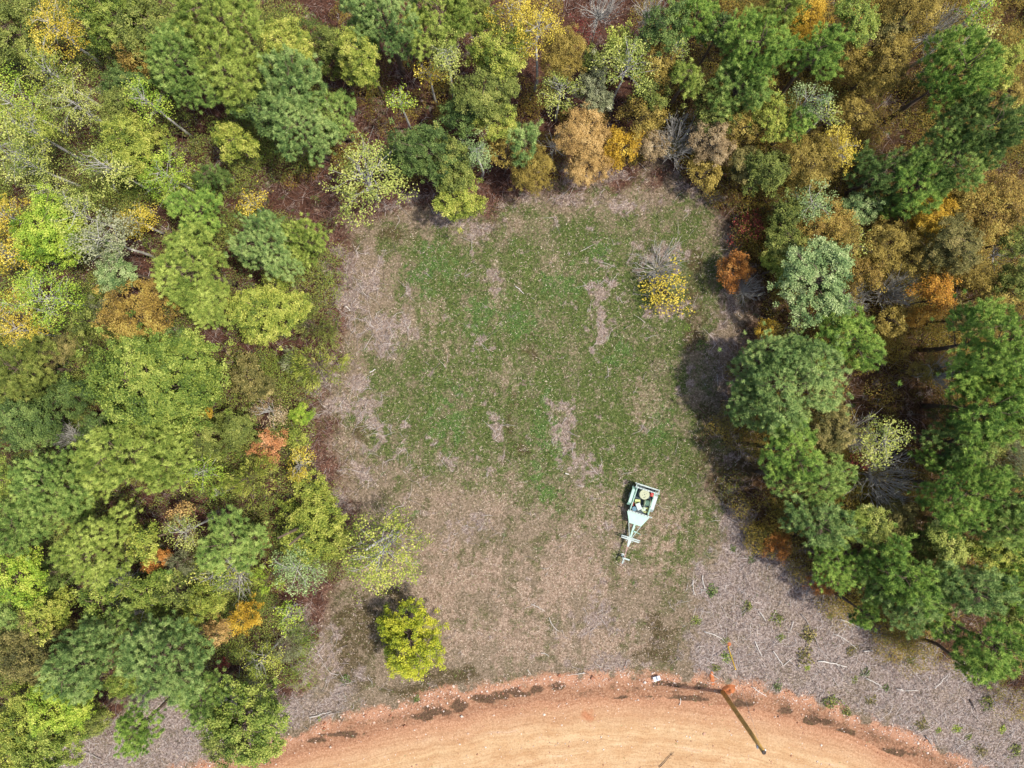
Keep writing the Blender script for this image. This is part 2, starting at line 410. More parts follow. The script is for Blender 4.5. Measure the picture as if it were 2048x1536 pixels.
# ------------------------------------------------------------------ road
xs = np.arange(-1400, 3800, 6.0); nr = 46
ry = road_y(xs)
dv = np.gradient(ry, xs); nrm = np.stack([-dv, np.ones_like(dv)], 1); nrm /= np.linalg.norm(nrm, axis=1, keepdims=True)
tt = np.linspace(0, 1, nr)
edge = (fbm(xs/S, xs*0, .9, 77, 4)-.5)*16 + 4
U = edge[:, None] + (270 - edge[:, None])*tt[None, :]
RX = xs[:, None] + nrm[:, 0:1]*U; RY = ry[:, None] + nrm[:, 1:2]*U
wx = (RX-1024)/S; wy = (768-RY)/S
cross = np.abs(tt-.5)*2
wz = 0.03 - 0.085*np.clip((cross[None, :]-.94)/.06, 0, 1)**2 + 0.015*(fbm(wx, wy, .8, 91, 3)-.5) - .03*np.exp(-((tt[None, :]-.3)/.03)**2) - .03*np.exp(-((tt[None, :]-.52)/.03)**2)
ri = np.arange(RX.size).reshape(RX.shape)
rme = mk('road', np.stack([wx, wy, wz], -1).reshape(-1, 3), np.stack([ri[:-1, :-1], ri[:-1, 1:], ri[1:, 1:], ri[1:, :-1]], -1).reshape(-1, 4), smooth=True)
a = rme.attributes.new('across', 'FLOAT', 'POINT'); a.data.foreach_set('value', np.broadcast_to(tt[None, :], RX.shape).ravel().astype(np.float32))
a = rme.attributes.new('along', 'FLOAT', 'POINT'); a.data.foreach_set('value', np.broadcast_to((xs/S)[:, None], RX.shape).ravel().astype(np.float32))
rm, t, b = newmat('road_clay')
geo = t.nodes.new('ShaderNodeNewGeometry')
ac = t.nodes.new('ShaderNodeAttribute'); ac.attribute_name = 'across'; al = t.nodes.new('ShaderNodeAttribute'); al.attribute_name = 'along'
cx = t.nodes.new('ShaderNodeCombineXYZ')
t.links.new(math_('MULTIPLY', al.outputs['Fac'], 0.12), cx.inputs[0]); t.links.new(math_('MULTIPLY', ac.outputs['Fac'], 9.0), cx.inputs[1])
sn = t.nodes.new('ShaderNodeTexNoise'); sn.inputs['Scale'].default_value = 2.0; sn.inputs['Detail'].default_value = 7; sn.inputs['Roughness'].default_value = .62; t.links.new(cx.outputs[0], sn.inputs[0])
GK = 0.64
nm = noise(0.9, 5, .6); nff = noise(34, 4, .7); nf = noise(10, 5, .7)
c1 = two((194,156,116), (212,182,142), sn.outputs[0], .40, .62, (220,194,168))
c2 = two((190,150,110), (212,182,144), nm, .38, .62)
hf = t.nodes.new('ShaderNodeValue'); hf.outputs[0].default_value = .4
col = mixc(c1, c2, hf.outputs[0])
er = ramp(t, [(0.0, (1, 1, 1, 1)), (0.05, (.8, .8, .8, 1)), (0.24, (0, 0, 0, 1))]); t.links.new(ac.outputs['Fac'], er.inputs[0])
col = mixc(col, two((164,116,88), (198,154,124), nf, .42, .58), er.outputs[0])
sp = t.nodes.new('ShaderNodeTexVoronoi'); sp.inputs['Scale'].default_value = 5; t.links.new(geo.outputs['Position'], sp.inputs[0])
spr = ramp(t, [(0.0, (1, 1, 1, 1)), (0.09, (.8, .8, .8, 1)), (0.14, (0, 0, 0, 1))]); t.links.new(sp.outputs['Distance'], spr.inputs[0])
spk = math_('MULTIPLY', spr.outputs[0], math_('GREATER_THAN', nf, .56))
col = mixc(col, two((236,210,186), (244,226,206), nff), spk)
st = t.nodes.new('ShaderNodeVectorMath'); st.operation = 'DISTANCE'; t.links.new(geo.outputs['Position'], st.inputs[0]); st.inputs[1].default_value = gp(1172, 1433, 0.03)
sd = math_('ADD', st.outputs['Value'], math_('MULTIPLY', math_('SUBTRACT', nm, .5), 1.6))
sr = ramp(t, [(0.3, (.75, .75, .75, 1)), (.62, (0, 0, 0, 1))]); t.links.new(sd, sr.inputs[0])
col = mixc(col, two((176,112,76), (196,134,98), nf), sr.outputs[0])
cx2 = t.nodes.new('ShaderNodeCombineXYZ')
t.links.new(math_('MULTIPLY', al.outputs['Fac'], 0.07), cx2.inputs[0]); t.links.new(math_('MULTIPLY', ac.outputs['Fac'], 34.0), cx2.inputs[1])
s2 = t.nodes.new('ShaderNodeTexNoise'); s2.inputs['Scale'].default_value = 1.6; s2.inputs['Detail'].default_value = 6; s2.inputs['Roughness'].default_value = .7; s2.inputs['Distortion'].default_value = .4; t.links.new(cx2.outputs[0], s2.inputs[0])
trk = ramp(t, [(.36, (.86, .82, .79, 1)), (.54, (1, 1, 1, 1)), (.68, (1.05, 1.04, 1.04, 1))]); t.links.new(s2.outputs[0], trk.inputs[0])
def mul(a_, b_):
    n_ = t.nodes.new('ShaderNodeMix'); n_.data_type = 'RGBA'; n_.blend_type = 'MULTIPLY'; n_.inputs[0].default_value = 1
    t.links.new(a_, n_.inputs[6]); t.links.new(b_, n_.inputs[7]); return n_.outputs[2]
col = mul(col, trk.outputs[0])
gr = ramp(t, [(.40, (.72, .68, .64, 1)), (.50, (1, 1, 1, 1)), (.60, (1.12, 1.12, 1.12, 1))]); gn = noise(7, 8, .9); t.links.new(gn, gr.inputs[0])
col = mul(col, gr.outputs[0])
t.links.new(col, b.inputs['Base Color']); b.inputs['Roughness'].default_value = .95; b.inputs['Specular IOR Level'].default_value = .1
bp = t.nodes.new('ShaderNodeBump'); bp.inputs['Strength'].default_value = .6; bp.inputs['Distance'].default_value = .03
t.links.new(math_('ADD', nf, nff), bp.inputs['Height']); t.links.new(bp.outputs[0], b.inputs['Normal'])
tag(link('road', rme, rm), kind='structure')

# ------------------------------------------------------------------ ground cover nobody could count
RG = np.random.default_rng(7)
def sample(n, fn, box=(-40, 40, -30, 30), rg=RG):
    x = rg.uniform(box[0], box[1], n); y = rg.uniform(box[2], box[3], n)
    Z = zones(x*S+1024, 768-y*S); p = fn(Z, x, y); k = rg.random(n) < p
    x, y = x[k], y[k]
    return x, y, height(x, y), {q: v[k] for q, v in Z.items()}
def clump(x, y, f, seed, lo=.42, hi=.58): return sm(fbm(x, y, f, seed, 4), lo, hi)

def blades(n, fn, L, W, up, zoff=0.0, rg=RG, per=3, box=(-40, 40, -30, 30)):
    x, y, z, Z = sample(n, fn, box, rg)
    x = np.repeat(x, per)+rg.normal(0, .035, len(x)*per); y = np.repeat(y, per)+rg.normal(0, .035, len(y)*per); z = np.repeat(z, per)
    m = len(x); C = np.stack([x, y, z+zoff], 1)
    D = unit(np.stack([rg.normal(0, 1, m), rg.normal(0, 1, m), np.abs(rg.normal(up, .3, m))], 1))
    V, F = needles(C, D, rg.uniform(L[0], L[1], m), rg.uniform(W[0], W[1], m), rg)
    return V, F, x, y

def cover(name, label, V, F, tint, mat):
    return tag(link(name, mk(name, V, F, tint), mat), label, name.replace('_', ' '), kind='stuff')

gk = .80
m_grass = leafmat('grass_leaf', [(52,70,30),(88,110,48),(132,146,80),(184,182,130)], .2, k=gk)
m_olive = leafmat('weed_leaf', [(52,52,26),(84,84,40),(112,106,58),(140,128,84)], .2, k=gk)
m_straw = leafmat('straw_leaf', [(100,84,64),(156,136,112),(196,176,152),(230,214,196)], .15, k=gk)
m_stick = leafmat('stick_wood', [(108,94,86),(160,146,140),(200,188,182),(232,224,218)], .05, .9, k=.8)
m_bramble = leafmat('bramble_stem', [(66,46,42),(118,90,82),(160,130,120),(196,174,166)], .05, .9, k=.7)
m_redleaf = leafmat('bramble_leaf', [(54,30,26),(92,54,44),(124,78,58),(156,112,84)], .15, k=gk)
m_under = leafmat('understorey_leaf', [(62,50,18),(108,84,32),(142,116,48),(170,144,72)], .2, k=gk)
m_underg = leafmat('understorey_green', [(48,60,20),(82,94,34),(118,124,48),(160,156,72)], .2, k=gk)

V, F, x, y = blades(190000, lambda Z, x, y: np.clip(Z['green']*1.0 + Z['green2']*.25, 0, 1)*(1-Z['pale'])*(1-.75*Z['tan'])*(1-Z['slash'])*(1-Z['clay']), (.05, .15), (.016, .032), .35)
cover('grass', 'short green grass growing over the middle of the clearing', V, F, np.clip(.45*fbm(x, y, 1.1, 201, 4)*1.2 + RG.random(len(x))*.55 - .08, 0, 1), m_grass)
V, F, x, y = blades(95000, lambda Z, x, y: np.clip(Z['clear']*.25 + Z['green']*.2 + Z['darkw_shade'] + Z['strip']*1.2 + Z['slash']*2.2*clump(x, y, 1.0, 421, .51, .62), 0, 1)*(1-.85*Z['pale'])*(1-.6*Z['slash']*(1-clump(x, y, 1.0, 421, .51, .62)))*(1-np.clip(Z['clay']-Z['strip']*1.1, 0, 1)), (.06, .17), (.010, .020), .45)
cover('dark_weeds', 'low olive and brown weeds scattered over the clearing and road bank', V, F, np.clip(RG.random(len(x)), 0, 1), m_olive)
V, F, x, y = blades(250000, lambda Z, x, y: np.clip(Z['tan'] + Z['pale']*.8 + Z['clear']*.48, 0, 1)*(1-Z['clay'])*(1-.5*Z['slash']), (.06, .20), (.010, .022), .12, .01, per=2)
cover('dry_straw', 'bleached dead grass matted over the open ground', V, F, np.clip(RG.random(len(x)), 0, 1), m_straw)

x, y, z, Z = sample(210000, lambda Z, x, y: np.clip(Z['slash']*(.35+.65*clump(x, y, .9, 411, .4, .6)) + Z['pale']*.6 + .1*(1-Z['clear']), 0, 1)*(1-Z['clay']))
m = len(x); C = np.stack([x, y, z+.02+RG.random(m)*.06], 1); a_ = RG.uniform(0, 2*math.pi, m); L = RG.gamma(1.3, .055, m)+.03
D = np.stack([np.cos(a_), np.sin(a_), RG.normal(0, .12, m)], 1)*L[:, None]
V, F = segs(C-D, C+D, .008+.02*L, .006+.006*L, 3)
tk = RG.random(m)
cover('wood_chips_and_sticks', 'pale grey chips and sticks littering the cleared ground', V, F, np.repeat(tk[None, :], 3, 0).ravel(), m_stick)

# brambles under the trees
def bramble(n, fn, seed, hmax, box=(-44, 44, -34, 34)):
    rg = np.random.default_rng(seed)
    x, y, z, Z = sample(n, fn, box, rg); m = len(x)
    P0 = np.stack([x, y, z], 1); a_ = rg.uniform(0, 2*math.pi, m); L = rg.uniform(.3, 1.0, m); hh = rg.uniform(.15, hmax, m)
    P1 = P0 + np.stack([np.cos(a_)*L*.5, np.sin(a_)*L*.5, hh], 1)
    P2 = P1 + np.stack([np.cos(a_+rg.normal(0, .6, m))*L*.8, np.sin(a_+rg.normal(0, .6, m))*L*.8, -hh*rg.uniform(-.3, .6, m)], 1)
    A = segs(P0, P1, .014, .011, 3); B = segs(P1, P2, .011, .005, 3)
    V = np.concatenate([A[0], B[0]]); F = np.concatenate([A[1], B[1]+len(A[0])]); tt_ = rg.random(m)
    return V, F, np.concatenate([np.tile(tt_, 3), np.tile(tt_, 3)]), P1, P2
forest = lambda Z: (1-Z['clear'])
V, F, tn, P1, P2 = bramble(95000, lambda Z, x, y: forest(Z)*np.clip(.25+.45*clump(x, y, .5, 301)+.5*Z['open'], 0, 1)*(1-.3*Z['right']) + .75*Z['band'], 41, .9)
cover('brambles', 'tangled brown bramble stems filling the gaps between the trees', V, F, tn, m_bramble)
V, F, tn, P1, P2 = bramble(70000, lambda Z, x, y: np.clip(Z['pale']*.8*sm(-(x*S+1024)+900, 0, 120) + .35*Z['slash'] + .3*Z['pale'], 0, 1)*(1-Z['clay']), 42, .22)
cover('pale_brush', 'tangle of pale dead stalks along the left edge and lower right', V, F, tn, m_stick)
def leafcloud(n, fn, seed, zr, size, box=(-44, 44, -34, 34), clf=.9):
    rg = np.random.default_rng(seed)
    x, y, z, Z = sample(n, fn, box, rg); m = len(x)
    top = zr[0] + (zr[1]-zr[0])*fbm(x, y, clf, seed+5, 3)**1.2
    zz = z + top*rg.random(m)**.5
    C = np.stack([x, y, zz], 1); N = unit(np.stack([rg.normal(0, .6, m), rg.normal(0, .6, m), np.ones(m)], 1))
    V, F = quads(C, N, rg.uniform(size[0], size[1], m), rg.uniform(size[0], size[1], m)*.7, rg)
    return V, F, np.clip(.5*fbm(x, y, .7, seed+9, 4)+.5*rg.random(m)+.02, 0, 1), x
V, F, tn, _ = leafcloud(200000, lambda Z, x, y: forest(Z)*clump(x, y, .6, 311, .36, .6)*(1-.8*Z['right']), 43, (.2, 1.6), (.03, .06))
cover('bramble_leaves', 'dull red and brown leaves on the low brush under the trees', V, F, tn, m_redleaf)
def bushes(n, fn, seed, rad, hgt, per, size, box=(-44, 44, -34, 34)):
    """many low rounded bushes run together: leaf shells over overlapping domes"""
    rg = np.random.default_rng(seed)
    x, y, z, Z = sample(n, fn, box, rg); m = len(x)
    r = rg.uniform(rad[0], rad[1], m); h = rg.uniform(hgt[0], hgt[1], m); tb = rg.random(m)
    cnt = (per*(r/rad[1])**2).astype(int)+20; I = np.repeat(np.arange(m), cnt); q = len(I)
    d = rdirs(rg, q); d[:, 2] = np.abs(d[:, 2])
    rag = .72+.5*vnoise(d[:, 0]*2.2+I*3.1+100, d[:, 1]*2.2+d[:, 2]*2+60, seed+1)
    C = np.stack([x[I], y[I], z[I]+h[I]*.45], 1) + d*np.stack([r[I], r[I], h[I]*.55], 1)*(rag*rg.uniform(.75, 1.08, q))[:, None]
    N = unit(d*.5+rdirs(rg, q)*.7+np.array([0, 0, .5])); hs = rg.uniform(size[0], size[1], q)
    V, F = quads(C, N, hs, hs*.65, rg)
    return V, F, np.clip(.72*tb[I] + .28*rg.random(q), 0, 1)
m_under = leafmat('understorey_leaf', [(60,80,32),(88,98,38),(112,100,38),(136,116,44),(160,138,58),(122,122,56),(164,128,56),(152,148,66),(108,84,46)], .25, k=LK)
m_underg = leafmat('understorey_green', [(50,80,34),(82,108,44),(116,132,54),(146,156,66),(88,118,58),(120,116,56),(168,172,84),(70,96,40),(120,88,56)], .25, k=LK)
V, F, tn = bushes(14000, lambda Z, x, y: forest(Z)*(1-.93*Z['open'])*np.clip(Z['right']*.95*(.25+.75*clump(x, y, .3, 321, .34, .46)), 0, 1), 45, (.35, 1.2), (.7, 3.0), 600, (.026, .048))
cover('golden_understorey', 'ochre and olive brush run together between the trees on the right', V, F, tn, m_under)
V, F, tn = bushes(13000, lambda Z, x, y: forest(Z)*(1-.93*Z['open'])*clump(x, y, .3, 331, .32, .46)*(1-.8*Z['right'])*sm(-x-.12*y-10.5, -1, 3), 47, (.3, 1.15), (.6, 3.4), 600, (.026, .048))
cover('green_understorey', 'olive and yellow green brush filling the woods on the left', V, F, tn, m_underg)
V, F, tn = bushes(3800, lambda Z, x, y: forest(Z)*(1-.93*Z['open'])*clump(x, y, .3, 341, .34, .48)*(1-.8*Z['right'])*sm(y, 10, 14)*sm(x, -16, -12), 49, (.35, 1.0), (.6, 2.2), 600, (.026, .048))
cover('mixed_understorey', 'mixed yellow and brown brush between the trees at the top of the clearing', V, F, tn, m_under)

x, y, z, Z = sample(160000, lambda Z, x, y: np.clip(Z['lush']*.8, 0, 1)*(1-Z['pale'])); m = len(x)
N = unit(np.stack([RG.normal(0, .5, m), RG.normal(0, .5, m), np.ones(m)], 1)); hs_ = RG.uniform(.025, .06, m)
V, F = quads(np.stack([x, y, z+.04+.1*RG.random(m)], 1), N, hs_, hs_*.5, RG)
cover('bright_weeds', 'fresh bright green weeds in patches and streaks through the grass', V, F, RG.random(m), leafmat('fresh_weed', [(58,84,40),(98,126,62),(142,162,98),(190,200,154)], .2, k=.8))
# stones of the bank
x, y, z, Z = sample(70000, lambda Z, x, y: np.clip(Z['rubble']*.9 + .07*Z['clay'], 0, 1)*(1-sm(Z['dr'], 200, 260)), (-38, 38, -30, -16))
m = len(x); zz = np.where(Z['dr'] > 0, .02, z); r_ = RG.gamma(2.2, .015, m)+.012
ico = np.array([(1,0,0),(-1,0,0),(0,1,0),(0,-1,0),(0,0,1),(0,0,-1)], float); fo = np.array([(0,2,4),(2,1,4),(1,3,4),(3,0,4),(2,0,5),(1,2,5),(3,1,5),(0,3,5)])
sc3 = r_[:, None, None]*np.stack([RG.uniform(.7, 1.3, (m, 6)), RG.uniform(.7, 1.3, (m, 6)), RG.uniform(.4, .8, (m, 6))], -1)
V = (ico[None]*sc3 + np.stack([x, y, zz], 1)[:, None, :]).reshape(-1, 3); F = (fo[None]+6*np.arange(m)[:, None, None]).reshape(-1, 3)
m_stone = leafmat('pink_stone', [(170,112,84),(206,158,130),(230,200,180),(244,230,218)], 0, .9, k=.6)
cover('gravel', 'pinkish stones and clods along the edge of the dirt road', V, F, np.repeat(RG.random(m), 8), m_stone)

# ------------------------------------------------------------------ trees
def crown(kind, Rr, seed):
    """returns leaf mesh and limb mesh of a crown of radius Rr centred on its own origin"""
    rg = np.random.default_rng(seed)
    rz = {'P': 1.25, 'O': 1.1, 'S': 1.35, 'G': 1.15, 'C': 1.1, 'B': .9, 'R': .7}[kind]
    nl = max(8, int(10 + Rr*6))
    # main lobes of the crown
    q = rg.uniform(0, 2*math.pi, nl); zz = rg.uniform(-.5, .95, nl); rr = np.sqrt(np.clip(1-zz**2, 0, 1))
    f = rg.uniform(.45, .92, nl)
    LC = np.stack([np.cos(q)*rr*f, np.sin(q)*rr*f, zz*f*rz], 1)*Rr
    LR = rg.uniform(.20, .40, nl)*Rr; LC[0] = (0, 0, .2*Rr); LR[0] = .5*Rr
    if kind == 'C': LR *= .8
    sp = {'P': .33, 'O': .34, 'S': .44, 'G': .30, 'C': .34, 'B': .40, 'R': .3}[kind]
    pts = []
    for c, r in zip(LC, LR):
        n = int(4*math.pi*r*r/(sp*sp)*{'P': 2.1, 'O': 1.8, 'S': .9, 'G': 1.6, 'C': .9, 'B': .8, 'R': .9}[kind])
        d = rdirs(rg, max(n, 6)); d = d[d[:, 2] > -.55]
        pts.append(c + d*r*rg.uniform(.72, 1.18, (len(d), 1)))
    P = np.concatenate(pts)
    ins = np.zeros(len(P), int)
    for c, r in zip(LC, LR): ins += (np.linalg.norm(P-c, axis=1) < r*.78)
    P = P[(ins == 0)]
    # thin out overlaps
    if kind != 'B':
        P = P[rg.random(len(P)) < {'P': .95, 'O': .86, 'S': .85, 'G': .85, 'C': .9, 'R': .8}[kind]]
    j_ = rg.random(len(P)) < .3
    P[j_] += unit(P[j_])*rg.exponential(.085*Rr+.05, (int(j_.sum()), 1))
    keep = []
    cell = {}
    for i, p in enumerate(P):
        k = tuple((p/(sp*.62)).astype(int))
        if k in cell: continue
        cell[k] = 1; keep.append(i)
    P = P[keep]; n = len(P)
    ctr = np.array([0, 0, -.3*Rr]); out = unit(P-ctr)
    sub_t = rg.random(n)
    big = vnoise(P[:, 0]/Rr*2+50, P[:, 1]/Rr*2+P[:, 2]/Rr+50, seed)
    if kind == 'P':
        k = 84; up = unit(out + np.array([0, 0, .5]))
        sh = rg.integers(4, 6)
        C = np.repeat(P, k, 0); U = np.repeat(up, k, 0); m = len(C)
        D = unit(U*.55 + rdirs(rg, m)*.85)
        C = C + U*rg.uniform(-.10, .06, (m, 1)) + rg.normal(0, .035, (m, 3))
        V, F = needles(C, D, rg.uniform(.12, .21, m), rg.uniform(.008, .014, m), rg)
        ti = .62*np.repeat(.5*sub_t+.5*big, k) + .38*rg.random(m)
    else:
        k = {'O': 56, 'S': 24, 'G': 48, 'C': 30, 'B': 1, 'R': 24}[kind]
        hs = {'O': (.030, .056), 'S': (.034, .062), 'G': (.026, .046), 'C': (.025, .05), 'B': (.03, .05), 'R': (.032, .055)}[kind]
        spread = {'O': .095, 'S': .17, 'G': .095, 'C': .12, 'B': .2, 'R': .14}[kind]
        if kind in 'SR':
            kk = rg.random(n) < .92; Pl = P[kk]; ol = out[kk]; sl_ = sub_t[kk]; bl = big[kk]
        elif kind == 'B':
            kk = rg.random(n) < .25; Pl = P[kk]; ol = out[kk]; sl_ = sub_t[kk]; bl = big[kk]
        else: Pl, ol, sl_, bl = P, out, sub_t, big
        C = np.repeat(Pl, k, 0); O_ = np.repeat(ol, k, 0); m = len(C)
        C = C + rg.normal(0, spread, (m, 3))*np.array([1, 1, .8])
        if kind == 'C':
            D = unit(O_*.8 + rdirs(rg, m)*.5 + np.array([0, 0, .1])); V, F = needles(C, D, rg.uniform(.10, .26, m), rg.uniform(.012, .022, m), rg)
        else:
            N = unit(O_*.5 + rdirs(rg, m)*.7 + np.array([0, 0, .55])); h = rg.uniform(hs[0], hs[1], m)
            V, F = quads(C, N, h, h*rg.uniform(.55, .8, m), rg)
        ti = .66*np.repeat(.5*sl_+.5*bl, k) + .34*rg.random(m)
    leaf = mk('crown', V, F, np.clip(ti*1.5-.25, 0, 1))
    # limbs
    sel = rg.permutation(n)[:{'P': 40, 'O': 30, 'S': 26, 'G': 26, 'C': 20, 'B': 80, 'R': 30}[kind]]
    T = P[sel]; nn = len(T)
    hub = np.stack([rg.normal(0, .03, nn)*Rr, rg.normal(0, .03, nn)*Rr, np.clip(T[:, 2]-np.linalg.norm(T[:, :2], axis=1)*rg.uniform(.5, 1.0, nn), -1.1*Rr*rz, .6*Rr)], 1)
    if kind in 'BR': hub[:, 2] = -.95*Rr*rz
    mid = hub*.5 + T*.5 + np.array([0, 0, .08*Rr]) + rg.normal(0, .05, (nn, 3))*Rr
    if kind in 'BR': mid = hub*.5+T*.5+(T-hub)*np.array([.12, .12, -.12])+rg.normal(0, .05, (nn, 3))*Rr
    r0 = {'P': .028, 'O': .03, 'S': .019, 'G': .018, 'C': .02, 'B': .026, 'R': .016}[kind]*(.6+.35*Rr)
    A = segs(hub, mid, r0, r0*.65, 4); B = segs(mid, T, r0*.65, r0*.25, 4)
    VV = [A[0], B[0]]; FF = [A[1], B[1]+len(A[0])]; off = len(A[0])+len(B[0])
    nt_ = {'P': 1, 'O': 1, 'S': 3, 'G': 1, 'C': 1, 'B': 4, 'R': 2}[kind]
    for _ in range(nt_):
        f = rg.uniform(.15, .9, (nn, 1)); st_ = mid*(1-f)+T*f
        en = st_ + (T-mid)*.5 + rg.normal(0, .17, (nn, 3))*max(Rr, .8)*np.array([1, 1, .6])
        G_ = segs(st_, en, r0*.38, r0*.14, 3); VV.append(G_[0]); FF.append(G_[1]+off); off += len(G_[0])
    if kind in 'PSOG':   # leader
        zs = np.linspace(-1.1*Rr*rz, .75*Rr*rz, 6); ps = np.stack([rg.normal(0, .03, 6)*Rr, rg.normal(0, .03, 6)*Rr, zs], 1); ps[0, :2] = 0
        rr_ = np.linspace(.055, .012, 6)*(.5+.5*Rr)
        G_ = segs(ps[:-1], ps[1:], rr_[:-1], rr_[1:], 6); VV.append(G_[0]); FF.append(G_[1]+off)
    limbs = mk('limbs', np.concatenate(VV), FF)
    return leaf, limbs, rz

SIZES = {'P': [1.0, 1.6, 2.3, 3.0], 'O': [.8, 1.3, 1.9, 2.8], 'S': [.8, 1.4, 2.0], 'G': [.5, 1.0, 1.6], 'C': [.8, 1.4], 'B': [.7, 1.2, 1.9], 'R': [.5, .9]}
VARS = {'P': 4, 'O': 4, 'S': 4, 'G': 4, 'C': 3, 'B': 3, 'R': 2}
PROTO = {}
def proto(kind, Rr, rnd):
    s_ = min(SIZES[kind], key=lambda q: abs(math.log(q/Rr))); v = rnd.randrange(VARS[kind])
    k = (kind, s_, v)
    if k not in PROTO: PROTO[k] = crown(kind, s_, sum(map(ord, kind))*100 + int(s_*10)*7 + v)
    return PROTO[k], Rr/s_

ZC = {'P': 7.6, 'O': 5.0, 'S': 6.2, 'G': 3.2, 'C': 2.8, 'B': 1.8, 'R': 1.2}
NOUN = {'P': ('pine', 'pine_tree'), 'O': ('leafy tree', 'leafy_tree'), 'S': ('slender sparse tree', 'slender_tree'), 'G': ('fine-leaved tree', 'autumn_tree'),
        'C': ('feathery evergreen', 'feathery_evergreen'), 'B': ('bare twiggy shrub', 'bare_shrub'), 'R': ('thin shrub', 'thin_shrub')}
GROUP = {'P': 'pines of the woods', 'O': 'leafy trees of the woods', 'S': 'slender sparse trees of the woods', 'G': 'fine-leaved autumn trees', 'C': 'feathery evergreens', 'B': 'bare twiggy shrubs', 'R': 'thin leafy shrubs'}
COLW = {'bg': 'blue-green', 'mg': 'mid-green', 'yg': 'yellowish green', 'br': 'bright green', 'dg': 'deep green', 'ol': 'olive green', 'bo': 'brownish olive', 'lg': 'leaf green',
        'li': 'lime green', 'll': 'lemon lime', 'yw': 'yellow-green', 'pg': 'pale green', 'py': 'pale yellow-green', 'ye': 'yellow', 'gg': 'grey-green', 'oc': 'ochre gold',
        'gy': 'golden yellow', 'or': 'bright orange', 'ru': 'rusty orange', 'pe': 'peach orange', 'co': 'coral orange', 'rg': 'rust gold', 'ta': 'tan', 're': 'dark red'}
